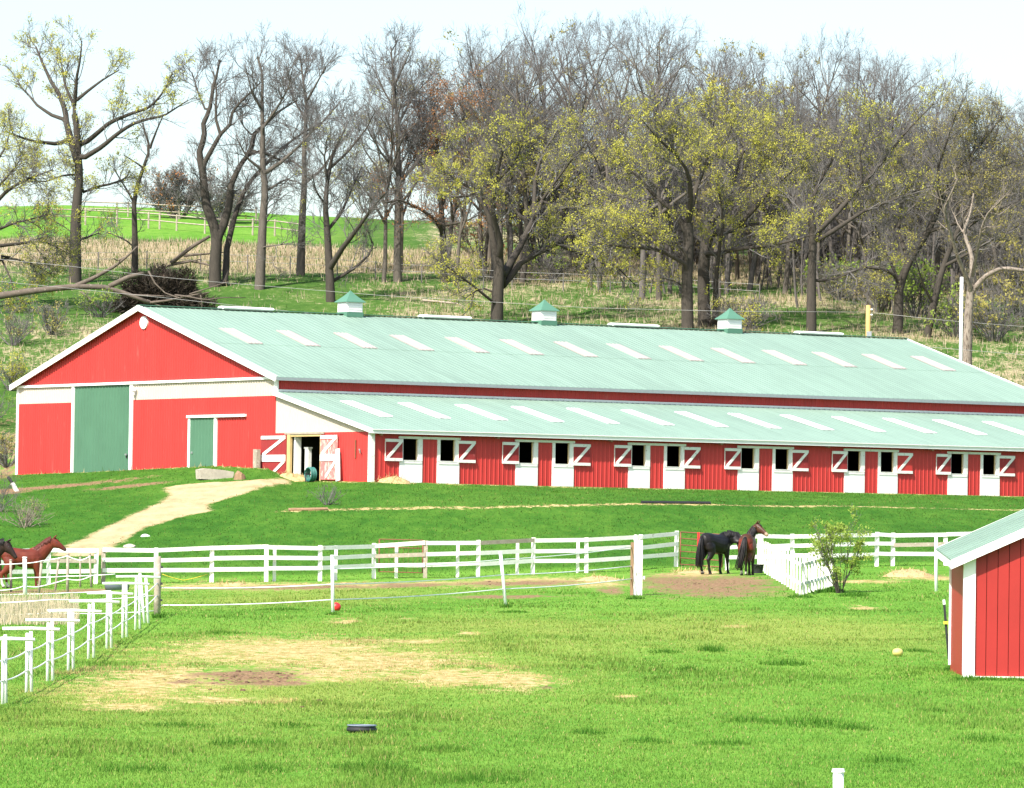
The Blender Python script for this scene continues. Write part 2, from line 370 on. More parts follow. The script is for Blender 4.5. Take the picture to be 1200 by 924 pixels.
GX, GY = np.meshgrid(gx, gy); GZ = gz(GX, GY)
GZ = np.where(GY > 900, 20-.01*(GY-900), GZ)
nx, ny = len(gx), len(gy)
me = bpy.data.meshes.new('ground')
idx = np.arange(nx*ny).reshape(ny, nx)
q = np.stack([idx[:-1, :-1], idx[:-1, 1:], idx[1:, 1:], idx[1:, :-1]], -1).reshape(-1, 4)
def npmesh(me, V, Fc):
    k = Fc.shape[1]
    me.vertices.add(len(V)); me.vertices.foreach_set('co', np.ascontiguousarray(V, np.float32).ravel())
    me.loops.add(Fc.size); me.loops.foreach_set('vertex_index', np.ascontiguousarray(Fc, np.int32).ravel())
    me.polygons.add(len(Fc)); me.polygons.foreach_set('loop_start', np.arange(0, Fc.size, k, dtype=np.int32)); me.polygons.foreach_set('loop_total', np.full(len(Fc), k, np.int32))
    me.update(calc_edges=True)
npmesh(me, np.stack([GX, GY, GZ], -1).reshape(-1, 3), q)
me.polygons.foreach_set('use_smooth', np.ones(len(q), bool))
WT = weights(GX, GY)
for k, w in WT.items():
    a = me.attributes.new('w_'+k, 'FLOAT', 'POINT'); a.data.foreach_set('value', w.ravel().astype(np.float32))
def groundmat():
    m, t, p = newmat('meadow_ground')
    geo = t.nodes.new('ShaderNodeNewGeometry'); pos = geo.outputs['Position']
    mp = N(t, 'ShaderNodeMapping'); mp.inputs['Scale'].default_value = (1, .45, 1); t.links.new(pos, mp.inputs[0]); v = mp.outputs[0]
    n1, n2, n3 = noise(t, .12, 4, .6, v), noise(t, 1.3, 5, .7, v), noise(t, 9, 4, .7, v)
    g = math_(t, 'ADD', math_(t, 'MULTIPLY', n1, .35), math_(t, 'ADD', math_(t, 'MULTIPLY', n2, .40), math_(t, 'MULTIPLY', n3, .25)))
    col = ramp(t, g, [(.33, (.050, .145, .016)), (.46, (.098, .235, .027)), (.58, (.152, .285, .042)), (.72, (.24, .31, .068))])
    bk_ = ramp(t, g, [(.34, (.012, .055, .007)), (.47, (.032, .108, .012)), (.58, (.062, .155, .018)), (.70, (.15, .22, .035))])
    n4 = noise(t, 4.0, 5, .75, v); jit = math_(t, 'ADD', math_(t, 'MULTIPLY', n2, .35), math_(t, 'ADD', math_(t, 'MULTIPLY', n3, .25), math_(t, 'MULTIPLY', n4, .40)))
    def w(n): a = t.nodes.new('ShaderNodeAttribute'); a.attribute_name = 'w_'+n; return a.outputs['Fac']
    def mask(n, lo, hi, amt=1.): 
        s = math_(t, 'ADD', w(n), math_(t, 'MULTIPLY', smooth01(t, w(n), .0, .35), math_(t, 'MULTIPLY_ADD', jit, 5.0, -2.6))); return smooth01(t, s, lo, hi)
    sc = ramp(t, n4, [(.30, (.13, .13, .028)), (.42, (.30, .235, .085)), (.55, (.46, .36, .165)), (.72, (.58, .46, .23))]); dc = ramp(t, n3, [(.3, (.13, .075, .042)), (.7, (.32, .21, .12))])
    rc = ramp(t, n2, [(.3, (.37, .26, .135)), (.7, (.54, .41, .24))]); hc = ramp(t, n2, [(.3, (.27, .215, .115)), (.7, (.42, .35, .225))])
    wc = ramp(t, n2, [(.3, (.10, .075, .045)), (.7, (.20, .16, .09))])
    hg = ramp(t, g, [(.35, (.030, .075, .014)), (.5, (.058, .125, .022)), (.66, (.115, .175, .045))])
    sh_ = smooth01(t, math_(t, 'ADD', w('halo'), math_(t, 'MULTIPLY_ADD', jit, 2.4, -1.2)), .25, 1.0); col = mixc(t, math_(t, 'MULTIPLY', sh_, .5), col, (.29, .295, .075))
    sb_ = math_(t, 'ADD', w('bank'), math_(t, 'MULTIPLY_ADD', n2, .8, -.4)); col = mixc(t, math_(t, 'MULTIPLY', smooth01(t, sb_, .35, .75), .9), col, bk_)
    hill = t.nodes.new('ShaderNodeSeparateXYZ'); t.links.new(pos, hill.inputs[0]); col = mixc(t, math_(t, 'MULTIPLY', smooth01(t, hill.outputs[1], 262, 280), math_(t, 'SUBTRACT', 1., w('up'))), col, hg)
    s3 = math_(t, 'ADD', w('dry'), math_(t, 'MULTIPLY_ADD', jit, 2.6, -1.3)); col = mixc(t, smooth01(t, s3, .36, .70), col, hc)
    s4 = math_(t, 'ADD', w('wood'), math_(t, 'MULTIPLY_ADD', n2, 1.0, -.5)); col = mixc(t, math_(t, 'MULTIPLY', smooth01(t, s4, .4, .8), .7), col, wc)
    col = mixc(t, mask('straw', .35, .85), col, sc); col = mixc(t, mask('dirt', .30, .80), col, dc)
    s5 = math_(t, 'ADD', w('road'), math_(t, 'MULTIPLY_ADD', jit, .7, -.35)); col = mixc(t, smooth01(t, s5, .42, .6), col, rc)
    t.links.new(col, p.inputs['Base Color']); p.inputs['Roughness'].default_value = 1; p.inputs['Specular IOR Level'].default_value = .05
    b = N(t, 'ShaderNodeBump', Strength=.9, Distance=.12); t.links.new(math_(t, 'ADD', n2, math_(t, 'MULTIPLY', n3, .5)), b.inputs['Height']); t.links.new(b.outputs[0], p.inputs['Normal'])
    return m
me.materials.append(groundmat())
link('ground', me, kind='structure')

# ------------------------------------------------------------------ grass
def blades(name, X, Y, Hh, Wd, C, lean, seed, label):
    rg = np.random.default_rng(seed); n = len(X); Z = gz(X, Y)-.01
    a = rg.uniform(0, math.pi, n); dx, dy = np.cos(a)*Wd/2, np.sin(a)*Wd/2
    b = rg.uniform(0, 2*math.pi, n); lx, ly = np.cos(b)*Hh*lean*rg.uniform(.2, 1, n), np.sin(b)*Hh*lean*rg.uniform(.2, 1, n)
    V = np.stack([np.stack([X-dx, Y-dy, Z], -1), np.stack([X+dx, Y+dy, Z], -1), np.stack([X+lx, Y+ly, Z+Hh], -1)], 1).reshape(-1, 3)
    me = bpy.data.meshes.new(name); npmesh(me, V, np.arange(3*n).reshape(-1, 3))
    ca = me.color_attributes.new('col', 'FLOAT_COLOR', 'POINT')
    CC = np.ones((n, 3, 4), np.float32); CC[:, :, :3] = C[:, None, :]; CC[:, :2, :3] *= .97
    ca.data.foreach_set('color', CC.ravel()); me.materials.append(M['blades'])
    return link(name, me, kind='stuff', label=label, cat='grass')
def grasscol(X, Y, rg, w):
    n = len(X); g = .5*fbm(X*.35, Y*.16, 41)+.5*rg.random(n)
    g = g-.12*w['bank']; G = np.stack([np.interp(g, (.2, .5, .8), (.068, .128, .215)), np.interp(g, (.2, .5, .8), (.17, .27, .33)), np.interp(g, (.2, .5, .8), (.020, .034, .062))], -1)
    S = np.stack([.50*(.7+.5*g), .38*(.7+.5*g), .16*(.7+.5*g)], -1)
    s = np.clip((w['straw']+2.6*(fbm(X*1.6, Y*.7, 44)-.5)*np.clip(w['straw']*3, 0, 1)+.4*(rg.random(n)-.5)-.35)/.3, 0, 1)[:, None]
    hk_ = np.clip(w['halo']*(.1+.8*rg.random(n)), 0, .6)[:, None]; G = G*(1-hk_)+np.array([(.27, .285, .065)])*hk_; fl = (rg.random(n) < .05)[:, None]; G = np.where(fl, np.array([(.40, .34, .13)]), G); return G*(1-s)+S*s
rg = np.random.default_rng(5)
nb = 400000
u_ = rg.random(nb); Yb = 1/(1/60.-u_*(1/60.-1/185.)); Xb = (rg.random(nb)*2-1)*Yb*.112
w = weights(Xb, Yb)
tuft = fbm(Xb*.55, Yb*.28, 51)
tall = np.clip((tuft-.56)/.12, 0, 1)
keep = rg.random(nb) > np.clip(w['dirt']*1.7+w['straw']*.6-.15, 0, .97)
Xb, Yb, tall = Xb[keep], Yb[keep], tall[keep]; w = {k: q[keep] for k, q in w.items()}; n = len(Xb)
Hb = (.025+.035*rg.random(n)+tall*.06*rg.random(n))*np.clip(1.2-w['straw']*.7, .4, 1); Wb = np.clip(Yb*.00022, .012, .04)*rg.uniform(.7, 1.4, n)
Cb = grasscol(Xb, Yb, rg, w)*(1-.12*tall[:, None])
TUFT = [(835, 764, .35, .20), (920, 779, .55, .16), (780, 765, .4, .10), (805, 784, .25, .12), (950, 850, .8, .16), (880, 848, .5, .12), (1000, 855, .4, .12), (650, 655, .2, .1), (1075, 764, .4, .10), (760, 868, .4, .12), (850, 870, .5, .12), (690, 860, .3, .12), (290, 872, .6, .14), (210, 850, .6, .10), (340, 850, .5, .08), (440, 902, .6, .16), (300, 905, .5, .14), (520, 880, .4, .10),
        (160, 905, .6, .12), (600, 718, .5, .08), (330, 715, .8, .08), (260, 742, .8, .08), (1040, 893, .4, .14), (1150, 870, .5, .12), (1090, 835, .3, .08), (560, 915, .6, .14), (745, 703, .3, .15), (938, 700, .4, .14), (972, 694, .5, .2), (1000, 698, .5, .18), (1135, 799, .35, .16), (1160, 799, .3, .10), (390, 722, .2, .14), (593, 713, .2, .14), (186, 725, .2, .2), (1190, 799, .3, .10), (1118, 786, .25, .2)]
for tx, ty, tr_, th_ in TUFT:
    p = gnd(tx, ty); k = int(260*min(1.5, tr_*2)); a = rg.random(k)*6.283; q = tr_*np.sqrt(rg.random(k)); x_, y_ = p[0]+q*np.cos(a), p[1]+q*np.sin(a)*1.3; g_ = rg.random((k, 1))
    Xb = np.r_[Xb, x_]; Yb = np.r_[Yb, y_]; Hb = np.r_[Hb, 1.35*th_*(1-.6*q/tr_)*rg.uniform(.5, 1.2, k)]; Wb = np.r_[Wb, np.full(k, max(.014, p[1]*.0002))]
    Cb = np.r_[Cb, np.array([(.030, .105, .010)])*(1-g_)+np.array([(.085, .215, .02)])*g_]
blades('paddock_grass', Xb, Yb, Hb, Wb, Cb, .7, 6, 'short bright green grass of the paddock with dry straw patches')
nb = 60000                                            # the bank below the barn and the rough grass along its walls
Xb = rg.uniform(-27, 33, nb); toe = np.interp(Xb, TOEX, TOEY); wl = np.interp(Xb, WLX, WLY)-.7
Yb = toe+(wl-toe)*rg.random(nb); w = weights(Xb, Yb); keep = (rg.random(nb) > w['road']*1.6-.1) & (rg.random(nb) > w['dirt']); Xb, Yb = Xb[keep], Yb[keep]; w = {k: q[keep] for k, q in w.items()}; n = len(Xb)
near = np.clip(1-(np.interp(Xb, WLX, WLY)-Yb)/2.2, 0, 1)*(Xb < -9.5)
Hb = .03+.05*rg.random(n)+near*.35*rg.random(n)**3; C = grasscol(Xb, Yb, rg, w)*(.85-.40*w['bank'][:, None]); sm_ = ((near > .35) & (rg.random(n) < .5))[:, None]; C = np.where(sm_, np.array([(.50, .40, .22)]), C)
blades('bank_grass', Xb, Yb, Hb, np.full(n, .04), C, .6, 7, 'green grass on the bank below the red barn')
nb = 170000                                            # dry standing grass on the hill
Xb = rg.uniform(-48, 55, nb); Yb = rg.uniform(292, 384, nb); w = weights(Xb, Yb)
keep = rg.random(nb) < np.clip((w['dry']-.28)*2.2+.35*(fbm(Xb*.2, Yb*.2, 61)-.5), .02, 1)*(1-.6*w['wood']); Xb, Yb = Xb[keep], Yb[keep]; n = len(Xb)
k = rg.random(n)[:, None]
C = np.array([(.33, .265, .16)])*(1-k)+np.array([(.50, .425, .30)])*k
gm = (rg.random(n) < .3)[:, None]; C = np.where(gm, np.array([(.085, .15, .03)]), C)
blades('dry_hill_grass', Xb, Yb, .15+.40*rg.random(n)**1.3, rg.uniform(.04, .08, n), C, .5, 8, 'dry straw coloured grass standing on the hillside behind the barn')
nb = 5200                                             # pale dead grass at the left edge of the paddock
P = [gnd(rg.uniform(-60, 92), rg.uniform(703, 733)) for _ in range(nb)]; P = np.array(P); k = rg.random(nb)[:, None]
blades('dead_paddock_grass', P[:, 0], P[:, 1], .12+.28*rg.random(nb), np.full(nb, .025), np.array([(.44, .35, .22)])*(1-k)+np.array([(.62, .52, .38)])*k, .4, 9, 'pale dead grass standing behind the white pipe fence')

# clods and droppings on the bare spots
rg = np.random.default_rng(12); V, Fq = [], []
for cx, cy, rx, ry, k in [(*ell(300, 793, 46, 7), 110), (*ell(240, 797, 50, 5), 40), (*ell(828, 687, 70, 9), 130), (*ell(350, 689, 120, 2), 50), (*ell(600, 684, 90, 3), 60), (*ell(640, 806, 10, 2), 6), (*ell(500, 800, 300, 60), 40), (*ell(250, 800, 80, 12), 40)]:
    for _ in range(k):
        a, q = rg.random()*6.28, math.sqrt(rg.random()); x, y = cx+rx*q*math.cos(a), cy+ry*q*math.sin(a); z = gz1(x, y); r = rg.uniform(.010, .030)*(1.8 if rg.random() < .1 else 1); b = len(V)
        for j in range(2):
            for i in range(5): t_ = 6.283*i/5; w_ = r*(1, .6)[j]*rg.uniform(.75, 1.25); V.append((x+w_*1.4*math.cos(t_), y+w_*math.sin(t_), z-.01+r*(0, .8)[j]))
        for i in range(5): Fq.append((b+i, b+(i+1) % 5, b+5+(i+1) % 5, b+5+i))
        Fq.append((b+5, b+6, b+7, b+8)); Fq.append((b+5, b+8, b+9, b+9)[:3]+(b+9,))
me = bpy.data.meshes.new('dirt_clods'); me.from_pydata(V, [], [tuple(dict.fromkeys(f)) for f in Fq]); me.materials.append(M['brownclod']); link('dirt_clods', me, kind='stuff', label='dark clods and droppings scattered over the bare paddock spots', cat='clods')
# ------------------------------------------------------------------ the long red barn
barn = Thing('horse_barn', S0, 'long red metal barn with mint green roof, white trim and a row of stall doors', 'barn')
def G(a, h, o=0.): return B0 + a*BV + h*BZ - o*BU          # gable wall: a along the wall, h up, o outwards
def L(t, h, o=0.): return S0 + t*BU + h*BZ - o*BV          # stall wall of the lean-to
def K(t, h, o=0.): return B0 + t*BU + h*BZ - o*BV          # main side wall
def sheet(fn, a0, a1, lo, hi, pitch=.23, dep=.022, back=.03, brk=()):
    """ribbed metal sheet: columns follow the rib profile, lo / hi are functions of the column"""
    if not callable(lo): l_ = lo; lo = lambda a: l_
    if not callable(hi): h_ = hi; hi = lambda a: h_
    sgn = 1 if a1 > a0 else -1; cols = [(a0, 0)]; k = math.ceil(min(a0, a1)/pitch); xs = []
    while k*pitch < max(a0, a1):
        c = k*pitch
        for dx, dd in ((-.036, 0), (-.016, dep), (.016, dep), (.036, 0)):
            if min(a0, a1)+.002 < c+dx < max(a0, a1)-.002: xs.append((c+dx, dd))
        k += 1
    xs = [q for q in xs if all(abs(q[0]-b) > .06 for b in brk)]
    for b in brk: xs.append((b, 0))
    xs.sort(); cols = [(min(a0, a1), 0)]+xs+[(max(a0, a1), 0)]
    mb = MB()
    for a, d in cols: mb.v += [tuple(fn(a, lo(a), d)), tuple(fn(a, hi(a), d)), tuple(fn(a, lo(a), -back)), tuple(fn(a, hi(a), -back))]
    for i in range(len(cols)-1):
        p = 4*i; mb.f += [(p, p+4, p+5, p+1), (p+2, p+3, p+7, p+6), (p+1, p+5, p+7, p+3), (p, p+2, p+6, p+4)]
    mb.f += [(0, 1, 3, 2), (4*len(cols)-4, 4*len(cols)-2, 4*len(cols)-1, 4*len(cols)-3)]
    return mb
def slab(fn, a0, a1, h0, h1, o0, o1):                      # a plain board on a wall
    mb = MB(); c = fn((a0+a1)/2, (h0+h1)/2, (o0+o1)/2)
    return mb.box(c, (fn(a1, h0, o0)-fn(a0, h0, o0))/2, (fn(a0, h0, o1)-fn(a0, h0, o0))/2, (fn(a0, h1, o0)-fn(a0, h0, o0))/2)
def diag(fn, a0, h0, a1, h1, w, o0, o1):
    mb = MB(); p, q = fn(a0, h0, (o0+o1)/2), fn(a1, h1, (o0+o1)/2); n = fn(a0, h0, 1)-fn(a0, h0, 0)
    t = (q-p)/np.linalg.norm(q-p); s = np.cross(t, n); return mb.box((p+q)/2, (q-p)/2, s*w/2, n*(o1-o0)/2)
RE, RP = HE+.10, HP+.10                                    # roof planes sit a little above the walls
rt = lambda a: RE-.05 + (RP-RE)*(1-abs(a-BW/2)/(BW/2))
P_ = barn.part
# gable end
P_('gable_siding', sheet(G, 0, BW, 4.72, rt, .23, .035, brk=(BW/2,)), M['red'])
P_('band_siding', sheet(G, 0, 13.2, 3.9, 4.66, .23, .035), M['cream']); P_('band_siding', sheet(G, 19.15, BW, 3.86, 4.66), M['cream'])
P_('wall_siding', sheet(G, 0, 13.2, -.1, 3.9, .23, .035), M['red']); P_('wall_siding', sheet(G, 19.15, BW, -.1, 3.86, .23, .035), M['red'])
P_('gable_trim', slab(G, -.1, BW+.05, 4.64, 4.76, .025, .11), M['white'])
gd = P_('sliding_door', sheet(G, 13.45, 18.95, -.1, 4.63, .3, .03), M['green'])
P_('handle', slab(G, 13.62, 13.78, 1.28, 1.36, .03, .10), M['steel'], sub=gd); P_('handle_plate', slab(G, 13.66, 13.74, 1.15, 1.27, .03, .05), M['black'], sub=gd)
P_('door_jamb', slab(G, 13.18, 13.45, -.1, 4.637, -.02, .07), M['white']); P_('door_jamb', slab(G, 18.95, 19.17, -.1, 4.637, -.02, .07), M['white'])
P_('corner_trim', slab(G, BW-.14, BW+.06, -.1, 4.637, -.05, .06), M['white'])
P_('corner_trim', slab(G, -.12, .14, 4.0, 4.637, -.05, .05), M['white'])
wd = P_('walk_door', sheet(lambda a, h, d: G(a, h, d+.045), 5.44, 7.66, -.1, 2.98, .3, .015, .03), M['green'])
for b in (wd,): P_('handle', slab(G, 7.40, 7.52, 1.32, 1.42, .02, .08), M['steel'], sub=b)
P_('door_jamb', slab(G, 7.66, 7.84, -.1, 2.98, .0, .08), M['white']); P_('door_jamb', slab(G, 5.22, 5.44, -.1, 2.98, .0, .08), M['white'])
P_('door_track', slab(G, 2.55, 7.9, 2.98, 3.10, .0, .14), M['white'])
mb = MB(); nv = 20
mb.poly([G(12.22+.36*math.cos(2*math.pi*i/nv), 7.53+.30*math.sin(2*math.pi*i/nv), .0) for i in range(nv)], -BU*.08); P_('round_vent', mb, M['white'])
fl = P_('flood_light', slab(G, 12.78, 12.98, 4.30, 4.44, .1, .28), M['white']); P_('bracket', slab(G, 12.84, 12.92, 4.1, 4.3, .03, .16), M['steel'], sub=fl); P_('lens', slab(G, 12.80, 12.96, 4.12, 4.29, .16, .24), M['skylight_new'], sub=fl)
# gable rakes: a board along each slope, and the main roof
def Rf(t, s, o=0., back=False):                            # main roof: s down the slope from the ridge
    k = 12.4/math.hypot(12.4, RP-RE); z = RP-s*math.sqrt(1-k*k)+o; d = s*k
    return B0 + t*BU + (BW/2 + (d if back else -d))*BV + z*BZ
SL = math.hypot(12.4, RP-RE)+.40
for bk in (False, True):
    p, q = Rf(-.27, 0, -.10, bk), Rf(-.27, SL, -.10, bk); P_('rake_board', MB().bar(p, q, .22, .05), M['white'])
    for n_, s0, s1, lift in (('roof_sheet', 0, 7.05, .012), ('roof_sheet', 6.95, SL, 0)):
        P_(n_, sheet(lambda a, h, d, bk=bk, lift=lift: Rf(a, h, d+lift, bk), -.25, BL, s0, s1, .305, .018, .035), M['roof'])
    P_('rake_cap', MB().bar(Rf(-.25, 0, .03, bk), Rf(-.25, SL, .03, bk), .035, .14), M['white'])
    P_('rake_cap', MB().bar(Rf(BL, 0, .01, bk), Rf(BL, SL, .01, bk), .10, .06), M['white'])
    P_('eave_trim', MB().bar(Rf(-.25, SL+.02, -.08, bk), Rf(BL, SL+.02, -.08, bk), .14, .04), M['white'] if bk else M['steel'])
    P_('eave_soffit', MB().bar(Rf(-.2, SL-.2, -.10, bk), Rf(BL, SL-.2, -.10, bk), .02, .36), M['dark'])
P_('ridge_cap', MB().bar(Rf(-.25, 0, .055), Rf(BL, 0, .055), .03, .36), M['roof_dark'])
for i in range(14):
    t0 = 1.82+3.14*i; P_('skylight', sheet(lambda a, h, d: Rf(a, h, d+.05), t0, t0+.80, 4.1, 6.98, .2, .02, .03), M['skylight'])
for t0 in (4.22, 15.5, 26.75, 38.35):
    mb = MB(); mb.loft([(Rf(t, 0, .10), BV*.30, BZ*.09) for t in (t0, t0+2.8)], 10); P_('ridge_vent', mb, M['pvc'])
def cupola(t):
    c = Rf(t, 0, 0); w = .44
    cu = P_('cupola', MB().box(c+BZ*.36, BU*w, BV*w, BZ*.27), M['white'])
    P_('cupola_base', MB().box(c+BZ*.02, BU*(w+.03), BV*(w+.03), BZ*.12), M['roof_dark'], sub=cu)
    for sgn, ax, ay in ((-1, BU, BV), (-1, BV, BU)):
        for k in range(4): P_('louvre', MB().box(c+sgn*ax*(w+.012)+BZ*(.18+.115*k), ay*(w-.06), ax*.02, BZ*.032), M['white'], sub=cu)
    mb = MB()
    rows = [(w+.12, .62), (w+.10, .66), (.40, .78), (.25, .92), (.12, 1.06), (.0, 1.20)]; b = 0
    for r, z in rows:
        r = max(r, .01); mb.v += [tuple(c+BU*r*i+BV*r*j+BZ*z) for i, j in ((-1, -1), (1, -1), (1, 1), (-1, 1))]
    for i in range(len(rows)-1):
        for j in range(4): p = 4*i+j; q = 4*i+(j+1) % 4; mb.f.append((p, q, q+4, p+4))
    mb.f.append((3, 2, 1, 0)); P_('cupola_roof', mb, M['roof_dark'], sub=cu)
for t in (11.45, 22.75, 34.1): cupola(t)
# main side wall above the lean-to, the far gable and the back wall
P_('clerestory_siding', sheet(K, 0, BL, 3.9, RE-.05), M['red'])
P_('back_siding', sheet(lambda a, h, d: K(a, h, -d)+BW*BV, 0, BL, -.1, RE-.05, .46), M['red'])
P_('end_siding', sheet(lambda a, h, d: G(a, h, -d)+BL*BU, 0, BW, -.1, rt, .46, brk=(BW/2,)), M['red'])
# lean-to roof
LR, LE = HL+.10, HS+.09
def Lf(t, s, o=0.):
    k = LW/math.hypot(LW, LR-LE); return B0 + t*BU - s*k*BV + (LR-s*math.sqrt(1-k*k)+o)*BZ
LS = math.hypot(LW, LR-LE)+.33
P_('lean_to_roof', sheet(lambda a, h, d: Lf(a, h, d), -.18, BL, .0, LS, .305, .018, .03), M['roof'])
P_('flashing', MB().bar(Lf(-.18, .06, .05), Lf(BL, .06, .05), .10, .05), M['white'])
P_('rake_board', MB().bar(Lf(-.2, .05, -.07), Lf(-.2, LS, -.07), .2, .05), M['white'])
P_('eave_fascia', MB().bar(Lf(-.2, LS+.02, -.085), Lf(BL, LS+.02, -.085), .17, .04), M['white'])
P_('eave_trim', MB().bar(Lf(-.2, LS+.05, .005), Lf(BL, LS+.05, .005), .04, .07), M['skylight_new'])
for i in range(15):
    t0 = 2.06+3.07*i
    if t0 < BL-1: P_('skylight', sheet(lambda a, h, d: Lf(a, h, d+.05), t0, t0+.68, 2.2, 5.7, .17, .012, .03), M['skylight_new'])
for i in range(8): P_('rafter_end', MB().bar(L(.35+6.11*i, 2.13, .02), L(.35+6.11*i, 2.08, .30), .10, .10), M['brownwood'])
# lean-to end wall with its open double door
lt = lambda a: LR-.05+(LR-LE)*a/LW
P_('end_siding', sheet(G, 0, -LW, 2.2, lt, .15), M['cream'])
P_('wall_siding', sheet(G, -LW+.12, -4.02, -.1, 2.2, .23), M['red'])
P_('wall_siding', slab(G, 0, -1.28, -.1, 2.2, -.03, .0), M['red'])
P_('head_trim', slab(G, -.9, -4.3, 2.13, 2.21, .03, .08), M['oldwood'])
P_('door_post', slab(G, -1.12, -1.40, -.1, 2.125, -.05, .07), M['lumber']); P_('door_post', slab(G, -3.95, -4.06, -.1, 2.125, -.05, .05), M['lumber'])
P_('door_header', slab(G, -1.40, -3.95, 2.03, 2.12, -.05, .05), M['lumber']); P_('inner_jamb', slab(G, -1.46, -1.60, -.1, 2.03, -.4, -.1), M['white'])
def leaf(a0, a1, h0, h1, m):
    d = P_('door_leaf', slab(G, a0, a1, h0, h1, .06, .10), m); k = (a1-a0)
    n = 7
    P_('rail', slab(G, a0+k*.02, a1-k*.02, h1-.17, h1-.02, .10, .135), M['white_wood'], sub=d)
    P_('rail', slab(G, a0+k*.01, a1-k*.01, .92, 1.22, .10, .135), M['white_wood'], sub=d)
    P_('brace', diag(G, a0+k*.08, 1.22, a1-k*.06, h1-.12, .15, .10, .128), M['white_wood'], sub=d)
    P_('brace', diag(G, a0+k*.35, h0+.12, a1-k*.06, .93, .15, .10, .128), M['white_wood'], sub=d)
    return d
leaf(1.12, -1.10, .1, 2.10, M['red_wood']); 
d = leaf(-4.08, -5.50, .1, 2.08, M['pink_wood'])
P_('corner_post', slab(G, -LW+.15, -LW-.07, -.1, 2.2, .03, .09), M['white_wood'])
P_('iron_bar', slab(G, -6.92, -6.99, 1.05, 1.85, .02, .06), M['rust'])
hk = MB().tube([G(-7.35, 1.40, .02), G(-7.40, 1.42, .12), G(-7.52, 1.36, .16), G(-7.5, 1.25, .14)], .03, 6); P_('hook', hk, M['steel'])
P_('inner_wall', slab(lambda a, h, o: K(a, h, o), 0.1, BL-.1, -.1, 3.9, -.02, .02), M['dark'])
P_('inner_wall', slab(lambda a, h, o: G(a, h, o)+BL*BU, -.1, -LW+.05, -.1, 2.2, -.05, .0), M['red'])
# stall wall: the long front of the lean-to
PER = 6.1127; prev = .12
P_('corner_post', slab(L, -.09, .115, -.1, 2.16, .0, .09), M['white_wood'])
def wallpiece(t0, t1):
    P_('stall_siding', sheet(L, t0, t1, -.1, 2.16, .23, .02), M['red'])
def shutter(t0, t1, m):
    s = P_('shutter', slab(L, t0, t1, .94, 1.91, .035, .075), m); mw = M['white_wood']
    P_('rail', slab(L, t0, t1, 1.77, 1.90, .075, .105), mw, sub=s); P_('rail', slab(L, t0, t1, .93, 1.06, .075, .105), mw, sub=s)
    P_('brace', diag(L, t0+.08, 1.05, t1-.08, 1.79, .13, .075, .10), mw, sub=s); P_('edge', slab(L, t0-.02, t0, .94, 1.9, .035, .08), mw, sub=s)
    return s
rs = random.Random(4)
for i in range(7):
    o = 1.40+PER*i
    wallpiece(prev, o+.04); wallpiece(o+1.22, o+2.0); prev = o+3.16
    for (d0, d1, w0, w1) in ((o+.04, o+1.22, o+.21, o+.99), (o+2.0, o+3.16, o+2.15, o+2.94)):
        dd = P_('stall_door', slab(L, d0, d1, -.08, .95+rs.uniform(-.012, .0), -.03, .04), M['door_white'])
        P_('door_batten', slab(L, d0+.05, d1-.05, .84, .93, .04, .06), M['white_wood'], sub=dd)
        fr = P_('window_frame', slab(L, d0, w0, .95, 1.92, -.06, .05), M['white_wood']); P_('stile', slab(L, w1, d1, .95, 1.92, -.06, .05), M['white_wood'], sub=fr)
        P_('jamb', slab(L, w1-.03, w1, .95, 1.92, -.10, -.061), M['lumber'], sub=fr)
        P_('sill', slab(L, w0, w1, .95, .985, -.06, .06), M['white_wood'], sub=fr); P_('lintel', slab(L, d0, d1, 1.92, 2.16, -.03, .02), M['red'])
    P_('header', slab(L, o-.02, o+3.2, 1.925, 2.03, .021, .065), M['white_wood'])
    j0, j1 = rs.uniform(-.05, .04), rs.uniform(-.04, .05); shutter(o-.70+j0, o+.17+j0*.3, M[rs.choice(('red_wood', 'red', 'red_wood'))]); shutter(o+3.10+j1*.3, o+4.0+j1, M[rs.choice(('red_wood', 'red', 'red_wood', 'pink_wood'))])
wallpiece(prev, BL)
# stall partitions so that each opening looks into a dark box
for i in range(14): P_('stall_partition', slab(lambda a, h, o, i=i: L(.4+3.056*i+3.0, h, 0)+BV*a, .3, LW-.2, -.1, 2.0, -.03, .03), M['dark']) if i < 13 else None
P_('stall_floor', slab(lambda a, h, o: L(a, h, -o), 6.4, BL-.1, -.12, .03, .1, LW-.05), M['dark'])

# ------------------------------------------------------------------ things about the barn door
def onpad(a, o): p = G(a, 0, o); return np.array([p[0], p[1], gz1(p[0], p[1])])
c = onpad(-4.35, .75)
hr = Thing('hose_reel', c, 'coil of teal garden hose on a stand by the open barn door', 'hose reel')
for k in range(5):
    r = .30-.012*(k % 2); ctr = c+BZ*.34-BU*(.06*k)+BU*.12
    hr.part('hose_coil', MB().tube([ctr+r*(math.cos(q*.3)*BV+math.sin(q*.3)*BZ) for q in range(22)], .032, 6), M['teal'], True)
hr.part('stand', MB().bar(c+BU*.2, c+BU*.2+BZ*.6, .05, .05).bar(c-BU*.25, c-BU*.25+BZ*.4, .05, .05).bar(c+BU*.2+BZ*.34, c-BU*.25+BZ*.34, .05, .05), M['black'])
c = onpad(-5.75, .25); solo('leaning_board', c, MB().bar(c+BV*-.12, c+BV*.12+BU*.1+BZ*1.42, .30, .05, up=BV), M['white_wood'], 'pale bare plank leaning against the barn wall beside the pink door leaf', 'plank')
c = onpad(-2.05, -.5); solo('inside_post', c, MB().bar(c-BZ*.05, c+BZ*1.55, .28, .18, up=BV).box(c+BZ*1.57, BV*.18, BU*.12, BZ*.03), M['white_wood'], 'white post standing just inside the dark open barn doorway', 'post')
